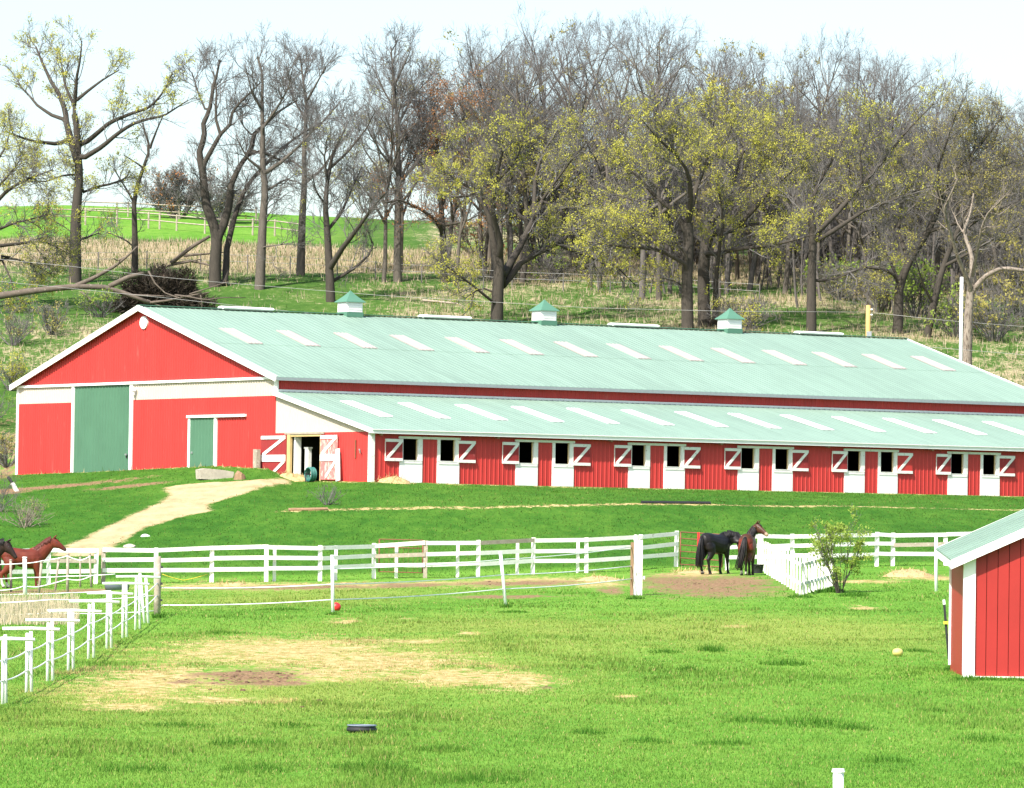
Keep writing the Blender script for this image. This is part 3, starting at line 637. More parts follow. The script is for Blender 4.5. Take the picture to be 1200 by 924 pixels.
c = onpad(1.05, .35); solo('weathered_post', c, MB().bar(c-BZ*.05, c+BZ*.82, .32, .2, up=BV), M['oldwood'], 'short grey weathered post in front of the red door leaf', 'post')
def heap(name, c, rx, ry, h, m, label, cat, seed, straws=140, sc=None, group=None):
    rg = np.random.default_rng(seed); mb = MB(); n, k = 16, 5
    for j in range(k):
        f = j/(k-1)
        for i in range(n):
            a = 2*math.pi*i/n; q = (1-f)*(1+.25*(rg.random()-.5)); x, y = c[0]+rx*q*math.cos(a), c[1]+ry*q*math.sin(a)
            mb.v.append((x, y, gz1(x, y)-.02+h*(1-(1-f)**2)*(1+.2*(rg.random()-.5)) if j else gz1(x, y)-.05))
    for j in range(k-1):
        for i in range(n): p = j*n+i; q = j*n+(i+1) % n; mb.f.append((p, q, q+n, p+n))
    t = Thing(name, c, label, cat, group); t.part('mound', mb, m, True)
    sb = MB()
    for _ in range(straws):
        a, q = rg.random()*6.28, math.sqrt(rg.random()); x, y = c[0]+rx*q*math.cos(a)*1.1, c[1]+ry*q*math.sin(a)*1.1; z = gz1(x, y)+h*max(0, 1-q*q)
        d = rg.normal(size=3)*np.array([1, 1, .5]); d /= np.linalg.norm(d); b = len(sb.v); w = np.cross(d, (0, 0, 1)); w /= np.linalg.norm(w)+1e-6; l = .10+.16*rg.random()
        p = np.array([x, y, z]); sb.v += [tuple(p-w*.012), tuple(p+w*.012), tuple(p+d*l+(0, 0, l*.4))]; sb.f.append((b, b+1, b+2))
    t.part('straws', sb, m, kind='stuff'); return t
c = onpad(-2.6, .5); heap('hay_pile', c, .75, .5, .32, M['straw'], 'loose hay spilled at the foot of the dark barn doorway', 'hay', 1)
c = onpad(-8.2, 1.0); p = L(.75, 0, .7); heap('hay_pile', (p[0], p[1], gz1(p[0], p[1])), .8, .4, .3, M['straw'], 'heap of hay at the foot of the white corner post by the stall wall', 'hay', 2)
# the weathered trough and the stump on the mound
c = hit(252, 561, 150); s_ = 1/pxm(c[1])
ax = np.array([.93, .36, 0.]); ay = np.array([-.36, .93, 0.])
mb = MB().poly([c+ax*(x*s_)+BZ*z_*s_-ay*.3 for x, z_ in ((-20, -1), (19, -2), (21, 8), (8, 10), (-14, 11.5), (-21, 10))], ay*.7)
solo('stone_block', c, mb, M['stone'], 'weathered grey stone block lying on the grassy mound before the gable', 'stone')
c = hit(281, 562, 150); mb = MB().tube([c-BZ*.1, c+BZ*.2, c+BZ*.28+ax*.05], [.30, .24, .20], 9); solo('tree_stump', c, mb, M['brownwood'], 'low brown tree stump beside the stone block on the mound', 'stump')
c = hit(20, 576, 150); s_ = 1/pxm(c[1]); p = Thing('leaning_post', c, 'short broken post leaning at the edge of the dark soil', 'post')
q0, q1, q2 = c+ax*.05, c-RT*(6*s_)+BZ*(10*s_)-ay*.0, c-RT*(11*s_)+BZ*(17*s_); p.part('white_end', MB().tube([q0-BZ*.1, q1], .10, 7), M['white_wood']); p.part('dark_end', MB().tube([q1, q2], .07, 7), M['black'])
# ledge timbers along the terrace
for k, (x0, x1, m, lab) in enumerate(((338, 384, 'brownwood', 'brown timber at the end of the terrace edge below the open barn door'), (752, 832, 'black', 'dark tarred timber set in the terrace edge below the stalls'))):
    i0, i1 = hit(x0, np.interp(x0, (338, 500, 760, 830, 1000), (599, 595, 590, 591, 593)), 150), hit(x1, np.interp(x1, (338, 500, 760, 830, 1000), (599, 595, 590, 591, 593)), 150)
    mb = MB(); seg = 6
    mb.tube([i0+(i1-i0)*q/seg+BZ*(gz1(*(i0+(i1-i0)*q/seg)[:2])-(i0+(i1-i0)*q/seg)[2]+.03) for q in range(seg+1)], .09, 6); solo('edging_timber', (i0+i1)/2, mb, M[m], lab, 'timber', 'terrace edging timbers')
# ------------------------------------------------------------------ board fences along the foot of the bank
def gp(x, y): p = gnd(x, y); return np.array([p[0], p[1], gz1(p[0], p[1])])
HX, HH = (0, 250, 375, 560, 700, 1045, 1200), (1.30, 1.30, 1.33, 1.36, 1.36, 1.30, 1.30)
def board_fence(name, posts, label, gaps=(), brown=(), fr=(.93, .65, .36), seed=1, pw=.15, extra=()):
    rs = random.Random(seed); pts = [gp(x, y) for x, y in posts]; hs = [float(np.interp(x, HX, HH))*rs.uniform(.98, 1.04) for x, y in posts]
    t = Thing(name, pts[len(pts)//2], label, 'fence', 'white board fences along the foot of the bank')
    for i, (p, h) in enumerate(zip(pts, hs)):
        ln = np.array([rs.uniform(-.02, .02), rs.uniform(-.02, .02), 0]); m = M['oldwood'] if i in brown else M['white_wood']
        t.part('post', MB().bar(p-BZ*.2, p+BZ*h+ln, pw, pw, up=(0, 1, 0)), m, label='bare weathered post' if i in brown else None)
    for x, y in extra:                                  # thinner posts nailed on behind the rails
        p = gp(x, y); t.part('post', MB().bar(p-BZ*.2+np.array([0, .25, 0]), p+BZ*float(np.interp(x, HX, HH))*.97+np.array([0, .25, 0]), pw*.8, pw*.8, up=(0, 1, 0)), M['white_wood'])
    for i in range(len(pts)-1):
        if i in gaps: continue
        d = pts[i+1]-pts[i]; n = np.cross(d, BZ); n /= np.linalg.norm(n)
        for f in fr:
            j0, j1 = rs.uniform(-.03, .03), rs.uniform(-.03, .03)
            m = M['oldwood'] if rs.random() < .06 else M['white_wood']
            t.part('rail', MB().bar(pts[i]+BZ*(hs[i]*f+j0)-n*.0+n*.10, pts[i+1]+BZ*(hs[i+1]*f+j1)+n*.10, .15, .035), m)
    return t
front = [(-62, 690), (-4, 688), (57, 686), (112, 685), (121, 684.5), (183, 684), (248, 682.5), (312, 682), (375, 680.5), (438, 678), (498, 677.3), (560, 675.7), (624, 673.5), (687, 672), (750, 670), (792, 668.3)]
board_fence('board_fence', front, 'white three-rail board fence running below the bank left of the rusty pipe gate', gaps=(3,), brown=(4, 10), extra=[(x, float(np.interp(x, [q[0] for q in front], [q[1] for q in front]))) for x in (321, 393, 464, 536, 606, 677)])
board_fence('board_fence', [(852, 669), (890, 668), (928, 667), (957, 666.5), (1027, 664.5), (1046, 664), (1108, 663), (1170, 662), (1232, 661)], 'white three-rail board fence behind the picket pen and the leafy bush', seed=3)
def pipe_gate(x0, y0, x1, y1, h, nb, label, mesh_=False, red=None):
    a, b = gp(x0, y0), gp(x1, y1); a = a+BZ*.12; b = b+BZ*.12; t = Thing('pipe_gate', (a+b)/2-BZ*.12, label, 'gate', None); m = M['rust']
    for p in (a, b): t.part('upright', MB().tube([p, p+BZ*h], .028, 7), m, True)
    for k in range(nb):
        z = h*k/(nb-1); t.part('bar', MB().tube([a+BZ*z, b+BZ*z], .024 if not mesh_ else .02, 6), m, True)
    if mesh_:
        for k in range(1, 9): q = a+(b-a)*k/9; t.part('wire', MB().tube([q, q+BZ*h], .006, 4), m)
    if red: q = a+(b-a)*red; t.part('strap', MB().bar(q+BZ*h*.48-np.array([0, .05, 0]), q+BZ*(h+.03)-np.array([0, .05, 0]), .10, .03, up=(1, 0, 0)), M['redplastic'])
    return t
pipe_gate(444, 676.5, 495, 676.2, 1.22, 5, 'rusty gate frame of thin pipe and wire hung between white fence posts', True)
pipe_gate(797, 668.5, 846, 669, 1.24, 6, 'rusty six-bar pipe gate with a red strap behind the black horse', False, .43)
# thick gate post with its brown half
c = gp(745, 698); t = Thing('gate_post', c, 'thick white gate post with a brown board at its side', 'post')
t.part('post', MB().bar(c-BZ*.2+RT*.06, c+BZ*1.72+RT*.06, .27, .24, up=(1, 0, 0)), M['white_wood']); t.part('side_board', MB().bar(c-BZ*.2-RT*.13, c+BZ*1.66-RT*.13, .10, .16, up=(1, 0, 0)), M['brownwood'])
t.part('finial', MB().tube([c+BZ*1.72-RT*.02, c+BZ*1.90-RT*.02], [.07, .05], 8), M['white_wood'])
t.part('insulator', MB().box(c+RT*.24+BZ*.55-np.array([0, .02, 0]), RT*.04, np.array([0, .04, 0]), BZ*.05), M['pvc'])
c185 = gp(184, 721); t = Thing('wooden_post', c185, 'pale wooden corner post where the pipe fence meets the rope fence', 'post')
t.part('post', MB().tube([c185-BZ*.2, c185+BZ*.8, c185+BZ*1.6], [.10, .095, .085], 10), M['oldwood'], True)
for z in (.4, .85, 1.3): t.part('insulator', MB().box(c185+RT*.11+BZ*z, RT*.03, np.array([0, .03, 0]), BZ*.03), M['black'])
# white rope fence across the middle
def lean_pole(name, xt, yt, xb, yb, r, label, cat, m, group=None, cap=None):
    b = gp(xb, yb); p = at(xt, yt, b[1]); t = Thing(name, b, label, cat, group); t.part('pole', MB().tube([b-(p-b)*.1, b+(p-b)*.5, p], r, 9), m, True)
    t.part('cap', MB().tube([p, p+(p-b)/np.linalg.norm(p-b)*.035], [r*1.25, r*1.1], 9), cap or m); return t
lean_pole('rope_fence_post', 389.5, 652, 390, 719, .05, 'thin white pipe post beside the red ball', 'post', M['pvc'], 'white pipe posts of the rope fence')
lean_pole('rope_fence_post', 586.5, 648, 592.5, 710, .05, 'leaning thin white pipe post in the middle of the rope fence', 'post', M['pvc'], 'white pipe posts of the rope fence')
lean_pole('white_post', 1097, 627, 1097, 694, .055, 'tall thin white post standing alone beside the small red shed', 'post', M['pvc'])
lean_pole('pipe_post', 982.5, 905, 982.5, 1010, .058, 'short white pipe post with flat cap standing alone in the grass', 'post', M['pvc'])
def rope(name, pts, r, label, m='pvc', sag=.05, cat='rope', group=None):
    out = []
    for a, b in zip(pts[:-1], pts[1:]):
        for k in range(6): f = k/6; out.append(a+(b-a)*f-BZ*sag*4*f*(1-f))
    out.append(pts[-1]); return solo(name, pts[0], MB().tube(out, r, 5), M[m], label, cat, group, True)
Ya, Yb_, Yc, Yd = c185[1], gp(390, 719)[1], gp(592, 710)[1], gp(745, 698)[1]
rope('fence_rope', [at(186, 709.5, Ya), at(390, 703, Yb_), at(591, 690.5, Yc), at(741, 678.5, Yd)], .018, 'lowest white rope strung from the wooden corner post to the gate post', group='ropes of the rope fence')
rope('fence_rope', [at(186, 689, Ya), at(390, 685, Yb_), at(589, 674, Yc), at(741, 663.5, Yd)], .018, 'middle white rope strung from the wooden corner post to the gate post', group='ropes of the rope fence')
rope('fence_rope', [at(390, 667, Yb_), at(588, 656, Yc), at(741, 641, Yd)], .016, 'highest white rope, running from the red ball post to the gate post', group='ropes of the rope fence')
# pipe fence at the left: pairs of white pipes under a cross bar
UN = [(3, 7, 826, 744, -14, 41, 749), (31, 37, 812.5, 740, 3, 70, 737), (55.5, 62, 799, 728, 30, 93.5, 727), (80, 86, 786.5, 714.5, 56, 119, 716), (103.5, 110, 772, 706, 81, 140, 705), (125, 130.5, 761, 693, 102, 156, 695.5), (143.5, 148.5, 748.5, 683, 120, 175, 684), (158.5, 164, 738, 675, 136, 188, 676)]
WORDS = ['beside the near end of the dry patch', 'second along from the dry patch', 'third along from the dry patch', 'fourth along, mid row', 'fifth along, mid row', 'third from the wooden corner post', 'second from the wooden corner post', 'next to the wooden corner post']
um = []
for (xa, xb, yb, yt, b0, b1, yr), wd in zip(UN, WORDS):
    p, q = gp(xa, yb), gp(xb, yb-1); t = Thing('pipe_fence_stand', (p+q)/2, 'white pipe stand with cross bar, '+wd, 'fence post', 'white pipe stands of the left fence')
    pt, qt = at(xa+1.2, yt+2, p[1]), at(xb-.8, yt, q[1])
    for a, b in ((p, pt), (q, qt)): t.part('upright', MB().tube([a-BZ*.15, b], .030, 9), M['pvc'], True)
    t.part('cross_bar', MB().tube([at(b0, yr, p[1]), at((b0+b1)/2, yr-.3, p[1]), at(b1, yr+1, p[1])], .03, 8), M['pvc'], True); um.append((p, q))
t = um[-1]; p = gp(170, 731); q = gp(174, 731); t = Thing('pipe_fence_stand', (p+q)/2, 'pair of leaning white pipes just before the wooden corner post', 'fence post', 'white pipe stands of the left fence')
for a, b in ((p, at(164, 672, p[1])), (q, at(171, 676, q[1]))): t.part('upright', MB().tube([a-BZ*.15, b], .035, 8), M['pvc'], True)
for z, nm in ((.72, 'upper'), (.38, 'lower')):
    pts = [gp(-60, 838)+BZ*z]+[a+BZ*z for a, b in um]+[c185+BZ*(z+.15)]
    rope('fence_rope', pts, .016, nm+' white rope running through the pipe stands of the left fence', sag=.03, group='ropes of the left pipe fence')
for y0, y1, nm in ((719, 716, 'lower'), (706, 698, 'upper')):
    rope('fence_rope', [at(-80, y0+1, 140), at(60, (y0+y1)/2+1, 138), at(182, y1, c185[1])], .015, nm+' white rope crossing the pale dead grass to the wooden corner post', sag=.05, group='ropes over the dead grass')
# rope fence before the chestnut horse
LP = [(12.5, 657, 13, 694, .045, 'oldwood', 'thin grey post before the chestnut horse hind legs'), (29, 654, 29.5, 698, .07, 'pvc', 'thick white post in front of the chestnut horse belly'), (48.5, 660, 45.5, 696, .045, 'oldwood', 'leaning grey post by the chestnut horse front leg'),
      (68.5, 657, 64.5, 693, .04, 'oldwood', 'leaning grey post under the chestnut horse nose'), (79.5, 650, 79, 694, .05, 'oldwood', 'grey post second before the white fence gap'), (94, 654, 94, 689, .035, 'oldwood', 'thin grey post beside the white board fence gap'), (105, 650, 107, 689, .04, 'oldwood', 'grey post leaning against the white board fence')]
for xt, yt, xb, yb, r, m, lab in LP: lean_pole('rope_post', xt, yt, xb, yb, r, lab, 'post', M[m], 'posts of the rope fence by the horses')
for k, (ps, lab) in enumerate((([(-20, 662), (29, 660.5), (50, 657.5), (79, 652), (94, 657), (106, 652)], 'topmost'), ([(-20, 679), (29, 677), (79, 675.5), (135, 673)], 'second'), ([(-20, 693), (13, 691), (28, 687), (45, 688), (79, 679), (94, 680), (107, 675)], 'third'), ([(-20, 697.5), (29, 696.5), (79, 695), (130, 692.5)], 'lowest'))):
    rope('fence_rope', [at(x, y, gp(29.5, 698)[1]) for x, y in ps], .017, lab+' white rope of the fence in front of the chestnut horse', sag=.015, group='ropes by the horses')
rope('yellow_rope', [gp(190, 684)+BZ*.34, gp(215, 683.4)+BZ*.1, gp(243, 682.6)+BZ*.3], .012, 'slack yellow rope hanging on the white board fence', 'yellow', .02)
# ------------------------------------------------------------------ white picket pen
a, b, d = gp(894, 670.5), gp(937, 697), gp(974, 688)
pen = Thing('picket_pen', b, 'white picket pen between the bay horse and the leafy bush', 'picket fence'); rs = random.Random(9)
def pk(p, h, w): pen.part('picket', MB().bar(p-BZ*.05, p+BZ*h+RT*rs.uniform(-.02, .02), w, .03, up=RT), M['white_wood'])
for k in range(15): f = k/14; p = a+(b-a)*f; p[2] = gz1(p[0], p[1]); pk(p, 1.13+.10*f+rs.uniform(-.05, .05), rs.uniform(.06, .085))
for k in range(1, 11): f = k/10; p = b+(d-b)*f; p[2] = gz1(p[0], p[1]); pk(p, 1.25+rs.uniform(-.09, .12), rs.uniform(.07, .10))
for z in (.35, .95):
    pen.part('rail', MB().bar(a+BZ*z+np.array([.05, .05, 0]), b+BZ*z+np.array([.05, .05, 0]), .10, .03), M['white_wood']); pen.part('rail', MB().bar(b+BZ*z+np.array([0, .06, 0]), d+BZ*z+np.array([0, .06, 0]), .10, .03), M['white_wood'])
pen.part('corner_post', MB().bar(a-BZ*.1+np.array([-.1, .2, 0]), a+BZ*1.3+np.array([-.1, .2, 0]), .2, .2, up=(0, 1, 0)), M['white_wood'])
e = gp(968, 672); pen.part('back_panel', MB().bar(gp(915, 672)+BZ*.9, gp(925, 672)+BZ*.9, .14, .03), M['white_wood'])
for k in range(6): p = d+(e-d)*(k+1)/7.; p[2] = gz1(p[0], p[1]); pk(p, 1.2, .09)
# ------------------------------------------------------------------ small red shed at the right
base = gp(1130.5, 795); sh = Thing('run_in_shed', base, 'small red board shed with mint green roof and white corner trim', 'shed'); TL = .06
SWd, SDp, SH = 3.7, 3.35, 2.36; RS = .46
def Q(x, y, z): return base + np.array([x, y, z + TL*y])
nb = 15; bw = (SWd-.38)/nb
for k in range(nb):
    x0 = .19+k*bw; zt = lambda x: SH+RS*min(x, SWd-x)-.04
    mb = MB().poly([Q(x0+.006, 0, -.02), Q(x0+bw-.006, 0, -.02), Q(x0+bw-.006, 0, zt(x0+bw)), Q(x0+bw/2, 0, max(zt(x0+bw/2), zt(x0), zt(x0+bw)) if k == nb//2 else zt(x0+bw/2)), Q(x0+.006, 0, zt(x0))], (0, .03+.006*(k % 2), 0)); sh.part('board', mb, M['red_shed'])
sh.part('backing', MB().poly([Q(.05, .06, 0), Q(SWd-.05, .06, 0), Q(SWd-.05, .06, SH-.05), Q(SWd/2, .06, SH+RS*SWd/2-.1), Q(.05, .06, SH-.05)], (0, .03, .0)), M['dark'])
for k in range(14): y0 = .06+k*(SDp-.1)/14; sh.part('board', MB().poly([Q(.0, y0+.005, -.02-.05*y0), Q(.0, y0+(SDp-.1)/14-.005, -.02-.05*y0), Q(.0, y0+(SDp-.1)/14-.005, SH-.02), Q(.0, y0+.005, SH-.02)], (.04, 0, 0)), M['red_shed'])
sh.part('back_wall', MB().poly([Q(0, SDp, -.25), Q(SWd, SDp, -.25), Q(SWd, SDp, SH-.03), Q(SWd/2, SDp, SH+RS*SWd/2-.05), Q(0, SDp, SH-.03)], (0, -.04, 0)), M['red_shed'])
sh.part('side_wall', MB().poly([Q(SWd, .05, -.05), Q(SWd, SDp-.05, -.05), Q(SWd, SDp-.05, SH-.03), Q(SWd, .05, SH-.03)], (-.04, 0, 0)), M['red_shed'])
sh.part('corner_trim', MB().box(Q(.09, -.02, SH/2-.02), (.10, 0, 0), (0, .025, 0), (0, 0, SH/2+.02)), M['white']); sh.part('corner_trim', MB().box(Q(-.03, .0, SH/2-.02), (.02, 0, 0), (0, .05, 0), (0, 0, SH/2+.02)), M['white'])
sh.part('corner_trim', MB().box(Q(-.01, SDp-.02, SH/2-.02), (.03, 0, 0), (0, .04, 0), (0, 0, SH/2+.02)), M['white'])
sh.part('corner_trim', MB().box(Q(SWd-.09, -.02, SH/2-.02), (.10, 0, 0), (0, .025, 0), (0, 0, SH/2+.02)), M['white'])
sh.part('sill', MB().box(Q(SWd/2, -.03, -.02), (SWd/2-.2, 0, 0), (0, .03, 0), (0, 0, .045)), M['white_wood'])
oh = .22
for sg in (0, 1):
    X = (lambda x: x) if sg == 0 else (lambda x: SWd-x)
    z = lambda x: SH+.06+RS*x
    p0, p1 = -.30, SWd/2+.01
    sh.part('roof_sheet', MB().poly([Q(X(p0), -oh, z(p0)), Q(X(p1), -oh, z(p1)), Q(X(p1), SDp+oh, z(p1)), Q(X(p0), SDp+oh, z(p0))], (0, 0, .03)), M['roof'])
    nr = 9
    for k in range(nr): y = -oh+.15+k*(SDp+2*oh-.3)/(nr-1); sh.part('roof_rib', MB().bar(Q(X(p0), y, z(p0)+.036), Q(X(p1), y, z(p1)+.036), .022, .05), M['roof'])
    for y in (-oh-.02, SDp+oh+.02): sh.part('rake_board', MB().poly([Q(X(p0-.02), y, z(p0)-.15), Q(X(p1), y, z(p1)-.15), Q(X(p1), y, z(p1)+.035), Q(X(p0-.02), y, z(p0)+.035)], (0, .025, 0)), M['white'])
    sh.part('eave_board', MB().poly([Q(X(p0), -oh+.01, z(p0)-.14), Q(X(p0), SDp+oh-.01, z(p0)-.14), Q(X(p0), SDp+oh-.01, z(p0)-.003), Q(X(p0), -oh+.01, z(p0)-.003)], (.02 if sg == 0 else -.02, 0, 0)), M['white'])
b = gp(1112, 774); p = at(1106, 703, b[1]); t = Thing('steel_fence_post', b, 'thin dark steel fence post with white tip leaning beside the red shed', 'post')
t.part('post', MB().bar(b-(p-b)*.1, b+(p-b)*.92, .05, .04, up=(1, 0, 0)), M['black']); t.part('tip', MB().bar(b+(p-b)*.921, p, .052, .042, up=(1, 0, 0)), M['pvc']); t.part('insulator', MB().box(b+(p-b)*.62-np.array([0, .03, 0]), RT*.05, (0, .03, 0), BZ*.03), M['yellow'])
# ------------------------------------------------------------------ small things in the grass
c = gp(424, 858); t = Thing('feed_pan', c, 'low black rubber feed pan lying in the short grass', 'feed pan'); mb = MB()
prof = [(.17, 0), (.225, .01), (.235, .05), (.205, .085), (.215, .10), (.20, .10), (.19, .05), (.02, .035)]; n_ = 24
for r, z in prof: mb.v += [tuple(c+np.array([r*math.cos(2*math.pi*i/n_), r*math.sin(2*math.pi*i/n_), z+.015])) for i in range(n_)]
for k in range(len(prof)-1):
    for i in range(n_): p = k*n_+i; q = k*n_+(i+1) % n_; mb.f.append((p, q, q+n_, p+n_))
t.part('pan', mb, M['black'], True); mb = MB().tube([c+np.array([.215*math.cos(i*.2619), .215*math.sin(i*.2619), .115]) for i in range(25)], .012, 6); t.part('rim', mb, M['slate'], True)
def ball(name, c, r, m, label, squash=.9, seed=0):
    mb = MB(); rg = np.random.default_rng(seed); n, k = 18, 11
    for j in range(k):
        f = -1+2*j/(k-1); q = max(.02, math.sqrt(max(0, 1-f*f)))
        for i in range(n): a = 2*math.pi*i/n; w = 1+.03*math.sin(3*a+seed)*math.cos(4*f); mb.v.append(tuple(c+np.array([r*q*w*math.cos(a), r*q*w*math.sin(a), r*squash*(f+.82)])))
    for j in range(k-1):
        for i in range(n): p = j*n+i; q = j*n+(i+1) % n; mb.f.append((p, q, q+n, p+n))
    mb.f.append(tuple(range(n-1, -1, -1))); mb.f.append(tuple(range((k-1)*n, k*n))); return solo(name, c, mb, m, label, 'ball', None, True)
ball('yellow_ball', gp(1052, 769), .12, M['ballyellow'], 'pale yellow ball half sunk in the grass near the shed', .8, 1)
ball('red_ball', gp(393, 717)+np.array([0, .5, 0]), .14, M['redplastic'], 'faded red ball behind the foot of the thin white pipe post', .95, 2)
c = gp(887.5, 672); t = Thing('feed_tub', c, 'black rubber tub on the ground behind the bay horse', 'tub')
mb = MB(); prof = [(.20, 0), (.23, .30), (.25, .31), (.25, .33), (.21, .33), (.19, .05), (.01, .04)]
for r, z in prof: mb.v += [tuple(c+np.array([r*math.cos(2*math.pi*i/20), r*math.sin(2*math.pi*i/20), z])) for i in range(20)]
for k in range(len(prof)-1):
    for i in range(20): p = k*20+i; q = k*20+(i+1) % 20; mb.f.append((p, q, q+20, p+20))
t.part('tub', mb, M['black'], True); t.part('handle', MB().tube([c+np.array([.1*math.cos(a)-.0, -.25, .22+.08*math.sin(a)]) for a in np.linspace(math.pi, 0, 7)], .012, 5), M['black'])
c = gp(137, 691); t = Thing('water_trough', c, 'low slate blue water trough behind the pipe fence', 'trough')
t.part('basin', MB().loft([(c+BZ*z, RT*(.40+q), np.array([0, .22+q, 0])) for z, q in ((.0, 0), (.2, .04), (.24, .05))], 16), M['slate'], True); t.part('rim', MB().tube([c+BZ*.25+RT*.46*math.cos(a)+np.array([0, .28*math.sin(a), 0]) for a in np.linspace(0, 2*math.pi, 20)], .022, 6), M['slate'], True)
heap('hay_pile', gp(818, 671.5), 1.0, 1.8, .08, M['straw'], 'thin scatter of hay under the black horse', 'hay', 5, 220)
heap('hay_pile', gp(1065, 676), 1.0, 1.5, .26, M['straw'], 'heap of old hay under the rails beside the leafy bush', 'hay', 6, 200)
heap('hay_pile', gp(700, 680), .9, 1.4, .18, M['straw'], 'small hay heap in front of the fence near the gate post', 'hay', 7, 120)
heap('hay_pile', gp(275, 686), .55, .9, .12, M['straw'], 'little hay heap by the fence beyond the yellow rope', 'hay', 8, 80)
for x, y, r, lab in ((170, 629, .16, 'small white stone on the bank beside the dirt track'), (152, 641.5, .2, 'grey stone at the foot of the dirt track by the fence')):
    c = hit(x, y, 150); rg = np.random.default_rng(int(x)); mb = MB()
    for j in range(4):
        for i in range(8): f = (j/3); q = r*math.sqrt(max(.03, 1-f*f*.95))*(1+.3*(rg.random()-.5)); mb.v.append(tuple(c+np.array([q*math.cos(i*.785)*1.3, q*math.sin(i*.785), r*f*.8-.03])))
    for j in range(3):
        for i in range(8): p = j*8+i; q = j*8+(i+1) % 8; mb.f.append((p, q, q+8, p+8))
    mb.f.append(tuple(range(24, 32))); solo('stone', c, mb, M['stone'] if x == 152 else M['white'], lab, 'stone')
# ------------------------------------------------------------------ poles, wires and the hill fences
def pole(name, x, ytop, Y, r, m, label, extra=None):
    p = at(x, ytop, Y); g = np.array([p[0], p[1], gz1(p[0], p[1])]); t = Thing(name, g, label, 'pole'); t.part('pole', MB().tube([g-BZ*.3, (g+p)/2, p], [r*1.15, r*1.05, r], 12), m, True); return t, p
up_, pt = pole('utility_pole', 1017.5, 358, 292, .13, M['polepine'], 'yellow pine utility pole rising behind the barn ridge')
for dz in (.25, .55): up_.part('insulator', MB().tube([pt-BZ*dz+RT*.13-np.array([0, .12, 0]), pt-BZ*dz+RT*.24-np.array([0, .12, 0])], .05, 7), M['pvc'])
up_.part('meter_box', MB().box(pt-BZ*1.75-np.array([0, .2, 0])+RT*.05, RT*.14, (0, .08, 0), BZ*.25), M['steel'])
wp, wt = pole('white_pole', 1127, 325, 288, .095, M['white'], 'slim white pole before the bleached dead tree')
def wire(ps, Y, label): solo('overhead_wire', at(*ps[0], Y), MB().tube([at(x, y, Y) for x, y in ps], .010, 4), M['wire'], label, 'wire', 'overhead wires behind the barn', True)
wire([(-200, 285), (80, 312), (200, 326), (268, 332), (440, 346), (690, 361), (850, 365), (1017, 366)], 292, 'overhead wire crossing behind the barn to the pine utility pole')
wire([(1017, 366), (1110, 376), (1200, 383), (1400, 396)], 292, 'overhead wire leaving the pine utility pole past the dead tree')
wire([(-200, 322), (0, 330), (200, 350), (330, 364), (520, 384)], 280, 'low wire sinking behind the barn roof past the fallen tree')
wire([(1000, 400), (1127, 410), (1200, 416), (1400, 426)], 288, 'low wire passing the foot of the slim white pole')
def hill_fence(name, pts, hpx, m, label, rails, r=.05, sub=0):
    Pn = [hit(x, y, 296) for x, y in pts]; t = Thing(name, Pn[0], label, 'fence', 'fences on the hillside')
    for p in Pn: t.part('post', MB().tube([p-BZ*.3, p+BZ*hpx], r, 6), m)
    for f, rr in rails:
        for a, b in zip(Pn[:-1], Pn[1:]): t.part('rail' if rr > .02 else 'wire', MB().tube([a+BZ*hpx*f, b+BZ*hpx*f], rr, 4), M['wire'] if rr < .02 else m)
hill_fence('rail_fence', [(60, 263), (100, 264), (137, 266), (174, 268), (187, 269), (207, 271), (240, 274), (268, 276), (296, 276), (322, 277), (352, 281)], 1.3, M['oldwood'], 'grey rail fence crossing the green pasture on the hill', ((.9, .05), (.5, .05)), .08)
hill_fence('rail_fence', [(90, 252), (150, 254), (210, 257), (260, 260), (300, 262)], 1.2, M['oldwood'], 'farther grey rail fence near the top of the green pasture', ((.9, .05), (.45, .05)), .07)
hill_fence('wire_fence', [(-20, 318), (58, 318.5), (115, 317), (172, 316), (235, 318), (290, 320), (340, 322), (395, 325), (440, 328), (452, 330), (494, 332), (548, 336), (600, 340), (660, 342), (715, 344), (770, 347), (830, 351), (890, 355)], 1.25, M['twig'], 'thin dark wire fence along the foot of the pale hay field', ((.95, .012), (.6, .012)), .045)
